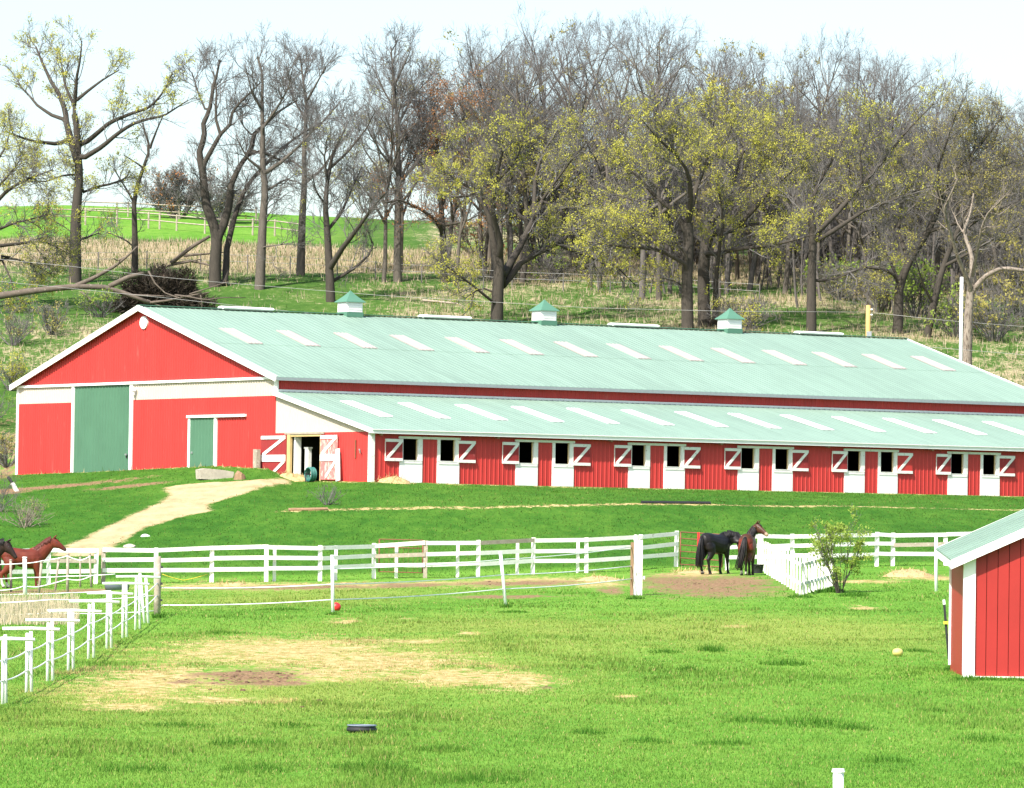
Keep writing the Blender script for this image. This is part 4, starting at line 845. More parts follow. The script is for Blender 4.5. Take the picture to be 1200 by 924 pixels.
# ------------------------------------------------------------------ horses
def make_horse(name, loc, yaw, scale, colfn, label, neck, head, mane_m, tail_pts, legs=None, hair=(.02, .016, .014)):
    mb = MB()
    def sec(c, a, u): return (c, a, u)
    tr = [(-.82, 1.20, .05, .08), (-.77, 1.20, .17, .20), (-.62, 1.19, .26, .29), (-.42, 1.18, .28, .30), (-.15, 1.11, .295, .335), (.12, 1.07, .30, .355), (.36, 1.07, .275, .365), (.52, 1.12, .22, .34), (.66, 1.12, .16, .25), (.74, 1.11, .06, .12)]
    mb.loft([((x, 0, z), (0, w, 0), (0, 0, h)) for x, z, w, h in tr], 16)
    mb.loft([((.20, 0, 1.36), (0, .06, 0), (0, 0, .08)), ((.38, 0, 1.42), (0, .07, 0), (0, 0, .10)), ((.52, 0, 1.38), (0, .08, 0), (0, 0, .10))], 10)
    def chain(P, R):                                   # tapered limb with round sections; R entries are r or (side, depth)
        P = [np.array(p, float) for p in P]; s = []
        for i, p in enumerate(P):
            t = P[min(i+1, len(P)-1)]-P[max(i-1, 0)]; t /= np.linalg.norm(t); a = np.cross(t, (1, 0, 0) if abs(t[0]) < .75 else (0, 0, 1)); a /= np.linalg.norm(a); u = np.cross(a, t)
            ra, ru = R[i] if isinstance(R[i], tuple) else (R[i], R[i]); s.append((p, a*ra, u*ru))
        mb.loft(s, 12)
    L4 = legs or [0, 0, 0, 0]
    for k, sy in ((0, 1), (1, -1)):
        o = L4[k]; y = .135*sy
        chain([(-.55, y*.9, 1.12), (-.50, y*1.15, .95), (-.47+o*.3, y*1.2, .78), (-.60+o*.6, y*1.1, .60), (-.70+o*.8, y, .50), (-.675+o*.9, y, .40), (-.655+o, y, .24), (-.64+o, y, .14), (-.60+o, y, .075), (-.58+o, y, .0)], [(.14, .22), (.15, .22), (.13, .18), (.088, .11), (.06, .082), (.05, .06), (.042, .048), (.05, .055), (.052, .058), (.068, .076)])
    for k, sy in ((2, 1), (3, -1)):
        o = L4[k]; y = .125*sy
        chain([(.46, y*.95, 1.12), (.44, y*1.1, .92), (.45+o*.3, y*1.05, .76), (.46+o*.6, y, .60), (.47+o*.7, y, .47), (.465+o*.8, y, .36), (.465+o, y, .22), (.47+o, y, .135), (.50+o, y, .07), (.52+o, y, .0)], [(.12, .18), (.11, .165), (.09, .12), (.07, .082), (.062, .068), (.046, .052), (.04, .045), (.048, .053), (.05, .056), (.066, .072)])
    nk = [np.array(p, float) for p in neck]; nr = [(.17, .31), (.15, .27), (.125, .225), (.10, .175)]
    def chain2(P, R, side):
        s = []
        for i, p in enumerate(P):
            t = P[min(i+1, len(P)-1)]-P[max(i-1, 0)]; t = t/np.linalg.norm(t); a = np.array(side, float); a = a-t*(a@t); a /= np.linalg.norm(a); u = np.cross(a, t); s.append((p, a*R[i][0], u*R[i][1]))
        mb.loft(s, 14); return s
    ny = np.array([0, 1., 0]); chain2(nk, nr, ny)
    pol = nk[-1]; hd = np.array(head, float); hd /= np.linalg.norm(hd); hs = np.cross((0, 0, 1.), hd); hs /= np.linalg.norm(hs); hu = np.cross(hd, hs)
    hp = [pol-hd*.07+hu*.02, pol+hd*.06, pol+hd*.20, pol+hd*.34, pol+hd*.47, pol+hd*.56, pol+hd*.60]; hr = [(.07, .09), (.105, .155), (.10, .15), (.072, .105), (.06, .078), (.06, .068), (.035, .04)]
    mb.loft([(p-hu*.03*(i in (1, 2)), hs*r[0], hu*r[1]) for i, (p, r) in enumerate(zip(hp, hr))], 12)
    for sg in (-1, 1): q = pol+hs*.06*sg+hu*.10-hd*.02; mb.loft([(q, hs*.028, hd*.035), (q+hu*.09+hs*.01*sg, hs*.026, hd*.03), (q+hu*.17+hs*.0*sg, hs*.006, hd*.008)], 8)
    tmp = bpy.data.objects.new('tmp', mb.mesh('tmp', None)); COL.objects.link(tmp)
    r = tmp.modifiers.new('r', 'REMESH'); r.mode = 'VOXEL'; r.voxel_size = .02; s = tmp.modifiers.new('s', 'SMOOTH'); s.factor = .5; s.iterations = 3
    dg = bpy.context.evaluated_depsgraph_get(); me = bpy.data.meshes.new_from_object(tmp.evaluated_get(dg)); bpy.data.objects.remove(tmp); me.name = 'body'
    co = np.empty(len(me.vertices)*3, np.float32); me.vertices.foreach_get('co', co); co = co.reshape(-1, 3)
    C = np.ones((len(co), 4), np.float32); hdist = (co-pol)@hd; onhead = (np.linalg.norm(co-(pol+hd*.27), axis=1) < .42) & (hdist > -.02)
    C[:, :3] = colfn(co, np.where(onhead, hdist, -1))
    me.color_attributes.new('col', 'FLOAT_COLOR', 'POINT').data.foreach_set('color', C.ravel()); me.materials.clear(); me.materials.append(M['hide']); me.polygons.foreach_set('use_smooth', [True]*len(me.polygons))
    root = bpy.data.objects.new('horse', None); COL.objects.link(root); root.location = loc; root.rotation_euler = (0, 0, yaw); root.scale = (scale,)*3; tag(root, label, 'horse', 'horses in the paddocks')
    def child(nm, m_): o = bpy.data.objects.new(nm, m_); COL.objects.link(o); o.parent = root; return o
    child('body', me); hm = paint('horse_hair_'+name, hair, .6, .25, 12)
    rs = random.Random(3); tb = MB(); T = [np.array(p, float) for p in tail_pts]
    tb.loft([(p, np.array([0, w, 0]), np.array([w*.8, 0, 0])) for p, w in zip(T, (.035, .06, .075, .07, .04))], 9)
    for _ in range(26):
        a = rs.random()*6.28; w = rs.uniform(.3, 1); tb.tube([T[i]+np.array([math.cos(a), math.sin(a), 0])*(.03+.045*min(i, 3))*w for i in range(len(T))]+[T[-1]+np.array([math.cos(a)*.05, math.sin(a)*.05, -.1*rs.random()])], [.02, .018, .015, .013, .01, .004], 4)
    child('tail', tb.mesh('tail', hm, True))
    ub = MB(); 
    crest = []
    for i, p in enumerate(nk):
        t = nk[min(i+1, 3)]-nk[max(i-1, 0)]; t /= np.linalg.norm(t); a = ny-t*(ny@t); a /= np.linalg.norm(a); u = np.cross(a, t); u = u if u[2] > 0 else -u; crest.append((p+u*(nr[i][1]-.03), a, u))
    for _ in range(70):
        f = rs.uniform(.15, 3); i = min(2, int(f)); g = f-i; p = crest[i][0]*(1-g)+crest[i+1][0]*g; a = crest[i][1]; sd_ = rs.choice((-1, -1, 1)); l = rs.uniform(.10, .24)
        ub.tube([p+BZ*.02, p+BZ*.045+a*sd_*.04, p+a*sd_*(.12)-BZ*l*.5, p+a*sd_*.13-BZ*l], [.022, .024, .018, .004], 4)
    for _ in range(10): ub.tube([pol+hu*.11-hd*.03, pol+hu*.13+hd*.06, pol+hd*rs.uniform(.14, .22)+hu*.12+hs*rs.uniform(-.05, .05)], [.02, .02, .005], 4)
    child('mane', ub.mesh('mane', hm, True))
    eb = MB()
    for sg in (-1, 1):
        q = pol+hd*.15+hs*sg*.083+hu*.045; eb.loft([(q+hs*sg*d, hd*r, hu*r) for d, r in ((-.015, .012), (.0, .022), (.012, .014))], 8)
    child('eye', eb.mesh('eye', M['black'], True)); return root
def solid(c, c2=None, socks=(), muzzle=None, legc=None, patch=None):
    c = np.array(c); c2 = np.array(c2 if c2 is not None else c)
    def fn(co, hd):
        k = np.clip(fbm(co[:, 0]*4+9, co[:, 2]*4+co[:, 1]*3+9, 71)*1.6-.3, 0, 1)[:, None]; o = c*(1-k)+c2*k
        if patch is not None: m_ = np.clip((-.45-co[:, 0])/.15, 0, 1)*np.clip((co[:, 2]-.85)/.15, 0, 1)*np.clip((1.33-co[:, 2])/.1, 0, 1); m_ = (m_*np.clip((np.abs(co[:, 1])-.07)/.05, 0, 1))[:, None]; o = o*(1-m_)+np.array(patch)*m_
        if legc is not None: m_ = np.clip((.62-co[:, 2])/.2, 0, 1)[:, None]; o = o*(1-m_)+np.array(legc)*m_
        for sx, sy, zt in socks: m_ = ((np.sign(co[:, 0]) == sx) & (np.sign(co[:, 1]) == sy) & (co[:, 2] < zt) & (co[:, 2] > .05))[:, None]; o = np.where(m_, np.array([.55, .50, .44]), o)
        o = np.where((co[:, 2] < .05)[:, None], np.array([.05, .04, .035]), o)
        if muzzle is not None: m_ = np.clip((hd-.44)/.06, 0, 1)[:, None]; o = o*(1-m_)+np.array(muzzle)*m_
        return o
    return fn
R_ = math.radians
c = gp(838.5, 673)
make_horse('black', c, R_(50), 1.03, solid((.010, .009, .010), (.018, .016, .016), socks=((-1, 1, .10),)), 'black horse with lowered head standing before the rusty pipe gate',
           [(.50, 0, 1.18), (.72, -.10, 1.31), (.84, -.25, 1.30), (.88, -.42, 1.18)], (.0, -.45, -.92), None, [(-.78, 0, 1.34), (-.88, 0, 1.22), (-.93, 0, .95), (-.95, 0, .65), (-.97, 0, .30)], (.0, .10, -.05, .08), (.008, .007, .008))
c = gp(876, 674)
make_horse('bay', c, R_(80), 1.02, solid((.050, .020, .011), (.085, .036, .018), socks=((-1, 1, .16), (1, 1, .12)), muzzle=(.32, .23, .15), legc=(.014, .011, .010), patch=(.17, .030, .020)), 'dark bay horse seen from behind with head turned towards the picket pen',
           [(.48, 0, 1.20), (.68, -.03, 1.44), (.78, -.10, 1.63), (.77, -.20, 1.76)], (-.35, -.75, -.58), None, [(-.78, 0, 1.36), (-.90, .02, 1.22), (-.95, .04, .95), (-.97, .09, .62), (-.96, .18, .25)], (.0, .06, .05, -.04), (.012, .009, .009))
c = gp(27, 690)
make_horse('chestnut', c, R_(6), .97, solid((.095, .020, .013), (.165, .034, .02), socks=((-1, -1, .30), (1, -1, .14), (-1, 1, .2)), muzzle=(.06, .025, .02)), 'chestnut horse with raised head behind the rope fence',
           [(.52, 0, 1.20), (.74, 0, 1.42), (.92, 0, 1.62), (1.06, 0, 1.74)], (.80, -.10, -.58), None, [(-.78, 0, 1.34), (-.90, 0, 1.22), (-.94, 0, .95), (-.95, 0, .7), (-.94, 0, .4)], (.05, -.12, .0, .10), (.09, .022, .015))
c = gp(-34, 694); c = c+np.array([.25, -2.0, 0]); c[2] = gz1(c[0], c[1])
make_horse('dark', c, R_(2), 1.04, solid((.020, .013, .012), (.035, .02, .016)), 'dark brown horse whose head hangs beside the chestnut horse rump',
           [(.52, 0, 1.20), (.74, 0, 1.40), (.93, 0, 1.55), (1.07, 0, 1.62)], (.62, -.12, -.80), None, [(-.78, 0, 1.34), (-.90, 0, 1.22), (-.94, 0, .95), (-.95, 0, .7), (-.94, 0, .4)], None, (.012, .010, .010))
# ------------------------------------------------------------------ trees
def tubes_np(P, R, n):                                 # P (N,k,3), R (N,k) -> verts, quads
    N_, k, _ = P.shape; T = np.empty_like(P); T[:, 1:-1] = P[:, 2:]-P[:, :-2]; T[:, 0] = P[:, 1]-P[:, 0]; T[:, -1] = P[:, -1]-P[:, -2]
    T /= np.linalg.norm(T, axis=2, keepdims=True)+1e-9
    ref = np.where(np.abs(T[:, :1, 2:3]) < .8, np.array([0, 0, 1.]), np.array([1., 0, 0])); A = np.cross(T, np.broadcast_to(ref, T.shape)); A /= np.linalg.norm(A, axis=2, keepdims=True)+1e-9; Bq = np.cross(T, A)
    a = np.arange(n)*2*math.pi/n
    V = P[:, :, None, :]+R[:, :, None, None]*(np.cos(a)[None, None, :, None]*A[:, :, None, :]+np.sin(a)[None, None, :, None]*Bq[:, :, None, :])
    i = np.arange(N_)[:, None, None]*k*n+np.arange(k-1)[None, :, None]*n+np.arange(n)[None, None, :]; j = np.arange(N_)[:, None, None]*k*n+np.arange(k-1)[None, :, None]*n+((np.arange(n)+1) % n)[None, None, :]
    return V.reshape(-1, 3), np.stack([i, j, j+n, i+n], -1).reshape(-1, 4)
def resample(pts, k):
    pts = np.asarray(pts, float); d = np.r_[0, np.cumsum(np.linalg.norm(np.diff(pts, axis=0), axis=1))]; s = np.linspace(0, d[-1], k)
    return np.stack([np.interp(s, d, pts[:, c]) for c in range(3)], -1), d[-1]
class TreeB:
    """main limbs are given; every finer level sprouts from the level above it, in numpy"""
    def __init__(s, seed): s.rg = np.random.default_rng(seed); s.limbs = []
    def limb(s, pts, r0, r1):
        p, L_ = resample(pts, max(5, 2*len(pts))); s.limbs.append((p, np.linspace(r0, r1, len(p))**1.0, L_))
    def sprout(s, P, R, count, ln, ang, rmax, k, up, wig, tmin=.15):
        """children from parents P (N,m,3), count children in total, chosen by parent length"""
        rg = s.rg; N_, m, _ = P.shape; Ls = np.linalg.norm(np.diff(P, axis=1), axis=2).sum(1); par = rg.choice(N_, count, p=Ls/Ls.sum())
        t = tmin+(1-tmin)*rg.random(count)**.8; f = t*(m-1); i = np.minimum(f.astype(int), m-2); g = (f-i)[:, None]
        base = P[par, i]*(1-g)+P[par, i+1]*g; d = P[par, i+1]-P[par, i]; d /= np.linalg.norm(d, axis=1, keepdims=True)+1e-9; rr = (R[par, i]*(1-g[:, 0])+R[par, i+1]*g[:, 0])
        q = rg.normal(size=(count, 3)); q -= d*(q*d).sum(1, keepdims=True); q /= np.linalg.norm(q, axis=1, keepdims=True)
        a = np.radians(rg.uniform(ang[0], ang[1], count))[:, None]; nd = d*np.cos(a)+q*np.sin(a); nd[:, 2] += up; nd /= np.linalg.norm(nd, axis=1, keepdims=True)
        L_ = ln*rg.uniform(.55, 1.35, count)*(1.15-.5*t); out = [base]; p = base.copy()
        for _ in range(k-1):
            nd = nd+rg.normal(size=nd.shape)*wig; nd[:, 2] += up*.35; nd /= np.linalg.norm(nd, axis=1, keepdims=True); p = p+nd*(L_/(k-1))[:, None]; out.append(p)
        r0 = np.minimum(rr*.75, rmax*rg.uniform(.7, 1.2, count)); return np.stack(out, 1), r0[:, None]*np.linspace(1, .35, k)[None, :]
    def build(s, cfg):
        LP = [resample(p, 9)[0] for p, r, l in s.limbs]; LR_ = [np.interp(np.linspace(0, 1, 9), np.linspace(0, 1, len(r)), r) for p, r, l in s.limbs]
        P0, R0 = np.stack(LP), np.stack(LR_); tot = sum(l for _, _, l in s.limbs); V, Q, off = [], [], 0
        for p, r, l in s.limbs:
            v, q = tubes_np(p[None], r[None], 9); V.append(v); Q.append(q+off); off += len(v)
        s.trunk = (np.concatenate(V), np.concatenate(Q))
        sub = slice(cfg.get('skip', 0), None)
        P1, R1 = s.sprout(P0[sub], R0[sub], int(tot*cfg['d1']), cfg['l1'], (25, 65), cfg['r1'], 6, cfg['up'], .22, cfg.get('tmin', .25))
        P2, R2 = s.sprout(P1, R1, int(len(P1)*cfg['d2']), cfg['l1']*.48, (25, 60), cfg['r1']*.5, 4, cfg['up']*.8, .22, .2)
        P3, R3 = s.sprout(P2, R2, int(len(P2)*cfg['d3']), cfg['l1']*.26, (20, 60), cfg['r1']*.27, 3, cfg['up']*.6, .22, .2)
        V, Q, off = [], [], 0
        for P, R, n in ((P1, R1, 5), (P2, R2, 4), (P3, R3, 3)):
            v, q = tubes_np(P, np.maximum(R, cfg.get('rmin', .012)), n); V.append(v); Q.append(q+off); off += len(v)
        s.twigs = (np.concatenate(V), np.concatenate(Q)); s.tips = np.concatenate([P3[:, 2], P3[:, 1], P2[:, 3], P2[:, 2]])
    def leaves(s, n, size, spread, bias=None):
        rg = s.rg; tips = s.tips
        if bias is not None: w = bias(tips); tips = tips[rg.random(len(tips)) < w]
        # whole sprays are leafy or bare: pick clusters
        c = tips[rg.integers(0, len(tips), max(1, n//20))]; c = np.repeat(c, 20, 0)[:n]; c = c+rg.normal(size=c.shape)*spread*.62*np.repeat(rg.uniform(.6, 1.5, (max(1, n//20), 1)), 20, 0)[:n]; n = len(c)
        a, b = rg.normal(size=(n, 3)), rg.normal(size=(n, 3)); a /= np.linalg.norm(a, axis=1, keepdims=True); b -= a*(a*b).sum(1, keepdims=True); b /= np.linalg.norm(b, axis=1, keepdims=True)
        z = (size*rg.uniform(.6, 1.4, n))[:, None]; V = np.stack([c-a*z, c+b*z*.55, c+a*z, c-b*z*.55], 1).reshape(-1, 3); return V, np.arange(4*n).reshape(-1, 4)
def meshof(name, VQ, m, smooth=True):
    me = bpy.data.meshes.new(name); npmesh(me, VQ[0], VQ[1]); me.materials.append(m); me.polygons.foreach_set('use_smooth', np.full(len(VQ[1]), smooth)); return me
def tree_obj(name, base, tb, bark, twig, label, group=None, leaf=None, cat='tree', offset=True):
    o = bpy.data.objects.new(name, None); COL.objects.link(o); o.location = base; tag(o, label, cat, group); b = np.asarray(base) if offset else 0
    def ch(n, VQ, m, par, sm=True): c = bpy.data.objects.new(n, meshof(n, (VQ[0]-b, VQ[1]), m, sm)); COL.objects.link(c); c.parent = par; return c
    ch('trunk', tb.trunk, bark, o); cr_ = ch('crown', tb.twigs, twig, o)
    if leaf: ch('leaves', leaf[0], leaf[1], cr_, False)['kind'] = 'stuff'
    return o
def traced(name, base_px, limbs, label, bark='bark_dark', twig='twig', seed=1, cfg=None, leaf=None, group='trees on the slope behind the barn', Y=None):
    """limbs: (pixel points, start radius in px, end radius in px); depth spreads each limb towards or away from us"""
    b = hit(*base_px, 262) if Y is None else at(*base_px, Y); 
    if Y is not None: b[2] = gz1(b[0], b[1])
    Y0 = b[1]; m_ = Y0/FPX; tb = TreeB(seed); rs = random.Random(seed*7+1); org = {}
    for i, (pts, r0, r1) in enumerate(limbs):
        n = len(pts); L_ = sum(math.dist(pts[k], pts[k+1]) for k in range(n-1)) or 1; slope = 0 if i == 0 else rs.uniform(-.75, .75)
        y0 = 0.
        if i:                                          # start at the depth of the nearest point already built
            k0, y0 = min(org.items(), key=lambda kv: math.dist(kv[0], pts[0]))
            if 1.5 < math.dist(k0, pts[0]) < 25: pts = [k0]+list(pts); n += 1
        out = []; acc = 0
        for k, (x, y) in enumerate(pts):
            if k: acc += math.dist(pts[k-1], pts[k])
            dy = y0+slope*acc*m_; org[(x, y)] = dy; out.append(at(x, y, Y0+dy))
        if i == 0:
            if Y is not None and b[2] < out[0][2]: out.insert(0, b-BZ*.4)
            else: out[0] = out[0]-BZ*.4
        tb.limb(out, r0*m_, r1*m_)
    c = dict(d1=1.5, l1=2.4, d2=5.0, d3=4.0, r1=.06, up=.22); c.update(cfg or {}); c.setdefault('rmin', .0085)
    if c['d1'] > 1: c['d1'] *= 1.25; c['d2'] *= 1.3; c['d3'] *= 1.25; c['l1'] *= 1.12; c['r1'] *= .72
    tb.build(c)
    lf = None
    if leaf: lf = (tb.leaves(leaf[1], leaf[2], leaf[3]), M[leaf[0]])
    return tree_obj(name, b, tb, M[bark], M[twig], label, group, lf)
# left oak with sparse new leaves
traced('oak_tree', (88, 331), [([(88, 331), (88, 290), (89, 250), (93, 205), (91, 184), (90, 150), (87, 134)], 8, 3.5), ([(91, 190), (84, 168), (78, 145), (77, 132), (70, 112), (60, 96), (50, 75), (42, 55)], 5, 1), ([(80, 164), (68, 169), (40, 166), (24, 161), (6, 154)], 3, .8), ([(77, 141), (60, 135), (44, 124), (34, 112), (20, 98)], 2.6, .7), ([(87, 124), (76, 100), (74, 86), (69, 60)], 2.2, .6), ([(88, 118), (90, 90), (94, 70), (96, 48)], 2.6, .6),
    ([(87, 120), (104, 106), (120, 94), (140, 82)], 2.4, .6), ([(97, 170), (112, 158), (128, 144), (152, 134), (176, 126), (192, 108), (202, 86)], 3.4, .7), ([(97, 186), (120, 172), (136, 158), (154, 146), (172, 140), (192, 136), (220, 118)], 3.4, .6), ([(96, 226), (118, 218), (130, 216), (148, 209), (152, 200)], 2.6, .6), ([(95, 280), (106, 277), (116, 273)], 1.5, .5), ([(76, 205), (55, 213), (22, 212)], 1.4, .5)],
    'large oak with sparse yellow-green leaves standing alone beside the fallen trunk', seed=11, cfg=dict(d1=1.25, l1=2.0, d2=4.6, d3=3.5, r1=.05), leaf=('leaf', 12150, 0.058, .22))
traced('slender_tree', (158, 322), [([(158, 322), (158, 280), (157, 240), (160, 220), (168, 197), (176, 174), (170, 156), (167, 144)], 4.5, 1), ([(177, 170), (184, 152), (191, 136)], 1.6, .6), ([(157, 238), (153, 230), (142, 212), (132, 196)], 1.6, .5), ([(168, 197), (158, 190), (145, 182)], 1.2, .5), ([(157, 290), (148, 282), (125, 272)], 1.2, .5)],
    'slender crooked bare tree beside the large left oak', seed=12, cfg=dict(d1=1.1, l1=1.3, d2=3.5, d3=3, r1=.04))
traced('twin_stem_tree', (252, 336), [([(252, 336), (252, 310), (254, 284), (252, 268), (241, 240), (238, 205), (233, 180), (240, 160), (238, 146), (246, 128), (249, 106), (253, 92), (258, 70)], 8, 1), ([(238, 194), (248, 176), (258, 158), (270, 146), (271, 134), (278, 124), (288, 114), (304, 98)], 3.4, .7), ([(258, 157), (253, 140), (253, 120), (254, 104), (250, 84)], 2, .6),
    ([(254, 280), (262, 264), (269, 238), (270, 218), (280, 196), (290, 182), (302, 176), (320, 184), (338, 192)], 6, 1), ([(292, 181), (296, 168), (297, 158), (308, 148), (328, 130), (348, 118)], 3.4, .7), ([(264, 330), (266, 290), (276, 250), (286, 224), (294, 212), (308, 196), (324, 180), (348, 160), (376, 144)], 4.5, .8), ([(241, 130), (232, 108), (225, 85)], 1.4, .5), ([(296, 160), (285, 148), (276, 130)], 1.2, .4)],
    'gnarled bare tree with two leaning stems behind the dark brush pile', seed=13, cfg=dict(d1=1.5, l1=2.0, d2=5.0, d3=4, r1=.05))
traced('bare_tree', (304, 339), [([(304, 339), (306, 300), (308, 260), (311, 220), (308, 200), (308, 160), (307, 120), (308, 88), (302, 66)], 6.5, 1), ([(308, 205), (330, 190), (352, 170), (370, 150)], 3, .6), ([(308, 200), (290, 186), (276, 160)], 2, .5), ([(308, 150), (324, 128), (338, 104), (342, 84)], 2, .5), ([(307, 130), (295, 108), (288, 80)], 2, .5), ([(310, 225), (335, 210), (350, 214)], 2, .6), ([(306, 290), (322, 288), (342, 285)], 1.2, .4)],
    'straight grey bare tree next to the twin-stemmed tree', 'bark', seed=14, cfg=dict(d1=1.8, d2=5, r1=.05))
traced('bare_tree', (352, 323), [([(352, 323), (354, 260), (357, 210), (356, 180), (358, 150), (359, 118), (355, 95), (352, 66)], 5.5, .8), ([(358, 160), (372, 150), (388, 132), (400, 118)], 2, .5), ([(357, 200), (345, 190), (332, 184)], 2, .5), ([(359, 120), (370, 100), (382, 78)], 1.8, .5), ([(358, 140), (346, 120), (338, 100)], 1.8, .5), ([(357, 215), (376, 200), (390, 180), (405, 160)], 2.2, .5)],
    'tall straight bare tree between the grey tree and the forked tree', 'bark', seed=15, cfg=dict(d1=2.0, d2=5, r1=.045))
traced('forked_tree', (388, 354), [([(388, 354), (386, 316), (384, 280), (381, 240), (384, 210), (390, 180), (404, 152)], 6, 1), ([(388, 312), (402, 290), (418, 270), (436, 244), (452, 226)], 4, .8), ([(390, 330), (416, 314), (430, 302), (438, 288), (434, 279)], 2.6, .8), ([(384, 270), (400, 250), (412, 222), (424, 196)], 2.4, .6), ([(381, 240), (370, 224), (366, 205)], 1.6, .5), ([(384, 200), (408, 178), (430, 150), (440, 130)], 2, .5), ([(384, 215), (380, 185), (384, 160)], 1.6, .5)],
    'low forked bare tree behind the first cupola', seed=16, cfg=dict(d1=1.8, l1=2.0, d2=5, r1=.05), leaf=('leaf', 672, 0.048, .2))
traced('bare_tree', (466, 330), [([(466, 330), (466, 260), (467, 173), (463, 108), (458, 55)], 5.5, .7), ([(467, 215), (485, 195), (505, 170), (530, 155)], 2.6, .5), ([(466, 200), (448, 182), (430, 150)], 2.2, .5), ([(465, 150), (480, 120), (500, 95)], 2, .5), ([(464, 130), (448, 104), (436, 78)], 1.8, .4), ([(466, 240), (440, 232), (420, 226)], 2.2, .5), ([(466, 170), (492, 150), (512, 138)], 1.6, .4), ([(462, 100), (474, 76), (482, 56)], 1.5, .4)],
    'tall slim bare tree left of the rust-leaved tree', 'bark', seed=17, cfg=dict(d1=2.0, d2=5.5, r1=.045), leaf=('leaf_pale', 1076, 0.046, .2))
traced('rust_leaved_tree', (521, 331), [([(521, 331), (519, 277), (517, 242), (514, 200), (512, 160), (508, 125)], 5, .8), ([(515, 262), (493, 245), (467, 234), (450, 238)], 3, .7), ([(517, 240), (535, 210), (548, 180)], 2.5, .5), ([(515, 220), (495, 195), (480, 165)], 2.5, .5), ([(513, 190), (530, 160), (545, 135)], 2, .5), ([(518, 265), (545, 260), (565, 250)], 2, .5), ([(514, 200), (498, 165), (490, 130)], 1.8, .5)],
    'tree still carrying rusty brown leaves behind the middle of the barn', seed=18, cfg=dict(d1=1.9, d2=5.0, r1=.05), leaf=('leaf_rust', 12635, 0.058, .35))
traced('oak_tree', (582, 380), [([(582, 380), (583, 348), (585, 316), (584, 300)], 8, 6), ([(584, 315), (578, 283), (573, 254), (559, 227), (543, 216), (521, 202)], 5, .8), ([(585, 305), (587, 288), (577, 248), (581, 210), (589, 178), (581, 156)], 4.5, .8), ([(588, 325), (608, 292), (624, 259), (635, 235), (656, 218), (678, 206)], 5.5, .8), ([(625, 258), (627, 210), (635, 180), (654, 153)], 3, .7), ([(590, 335), (610, 308), (635, 294), (654, 286), (673, 270), (692, 259), (712, 254)], 5, .8), ([(654, 286), (670, 294), (692, 302), (722, 312), (745, 335)], 2.4, .5),
    ([(580, 356), (554, 335), (529, 316), (508, 302)], 2, .5), ([(574, 256), (556, 200), (545, 172)], 2.2, .6), ([(560, 228), (535, 232), (512, 228)], 1.8, .5), ([(580, 215), (604, 190), (615, 162)], 2, .5), ([(635, 236), (660, 246), (690, 240), (715, 230)], 2, .5), ([(640, 228), (668, 190), (686, 168)], 2, .5), ([(583, 344), (566, 338), (556, 342), (545, 350)], 1.5, .5)],
    'broad spreading oak with bright new leaves right behind the barn ridge, between two cupolas', seed=19, cfg=dict(d1=1.6, l1=2.1, d2=5.5, d3=4, r1=.055, up=.12, skip=1), leaf=('leaf', 18329, 0.055, .22))
traced('oak_tree', (806, 389), [([(806, 389), (805, 325), (807, 281), (806, 262)], 7.5, 6), ([(806, 275), (792, 249), (769, 231), (745, 205), (728, 190)], 4.5, .7), ([(806, 262), (810, 231), (807, 202), (789, 178), (784, 150)], 4, .7), ([(807, 256), (816, 219), (827, 193), (833, 164), (838, 132)], 4, .7), ([(804, 310), (772, 292), (734, 290), (690, 284)], 3.2, .6), ([(769, 232), (748, 236), (720, 228)], 2, .5), ([(790, 180), (768, 160), (752, 140)], 2, .5), ([(806, 300), (780, 270), (750, 260), (722, 262)], 2.2, .5), ([(824, 200), (850, 170), (860, 140)], 2, .5), ([(806, 340), (792, 330), (775, 326)], 1.5, .5)],
    'big leafy oak with a straight trunk at the third cupola', seed=20, cfg=dict(d1=1.8, l1=2.2, d2=5.5, d3=4, r1=.055, up=.15, skip=1), leaf=('leaf', 20258, 0.055, .22))
traced('oak_tree', (826, 383), [([(826, 383), (824, 325), (827, 284), (832, 262)], 8, 6), ([(830, 275), (860, 269), (883, 246), (906, 219), (933, 196), (952, 178)], 5, .7), ([(860, 266), (895, 262), (918, 257)], 2.8, .7), ([(832, 262), (854, 237), (865, 190), (877, 165), (890, 140)], 4, .7), ([(828, 300), (865, 292), (906, 288), (933, 281), (955, 275)], 3.2, .6), ([(906, 219), (915, 195), (918, 165)], 2, .5), ([(856, 235), (885, 210), (905, 180)], 2.2, .5), ([(838, 378), (839, 330), (843, 290), (848, 262), (842, 220)], 4, 1), ([(845, 385), (838, 372), (850, 383), (862, 392)], 2, 1)],
    'leaning leafy oak with long right-hand limbs just right of the third cupola', seed=21, cfg=dict(d1=1.6, l1=2.2, d2=5.2, d3=4, r1=.055, up=.15, skip=1), leaf=('leaf', 15048, 0.055, .24))
traced('oak_tree', (951, 391), [([(951, 391), (951, 328), (953, 276), (950, 250)], 6.5, 4), ([(953, 276), (977, 254), (1005, 222), (1036, 188), (1061, 155), (1094, 122)], 3.6, .6), ([(953, 285), (973, 273), (1013, 247), (1061, 229), (1098, 214)], 3.2, .6), ([(951, 262), (949, 240), (962, 210), (984, 173), (999, 137)], 3.2, .6), ([(952, 270), (935, 240), (920, 220)], 2.4, .6), ([(951, 330), (975, 328), (1013, 313), (1040, 310)], 2, .5), ([(1010, 216), (1008, 180), (1020, 150)], 1.8, .5)],
    'leafy oak with long slanting limbs rising past the barn roof end', seed=22, cfg=dict(d1=1.6, l1=2.1, d2=5.2, d3=4, r1=.05, up=.15, skip=1), leaf=('leaf', 8872, 0.052, .24))
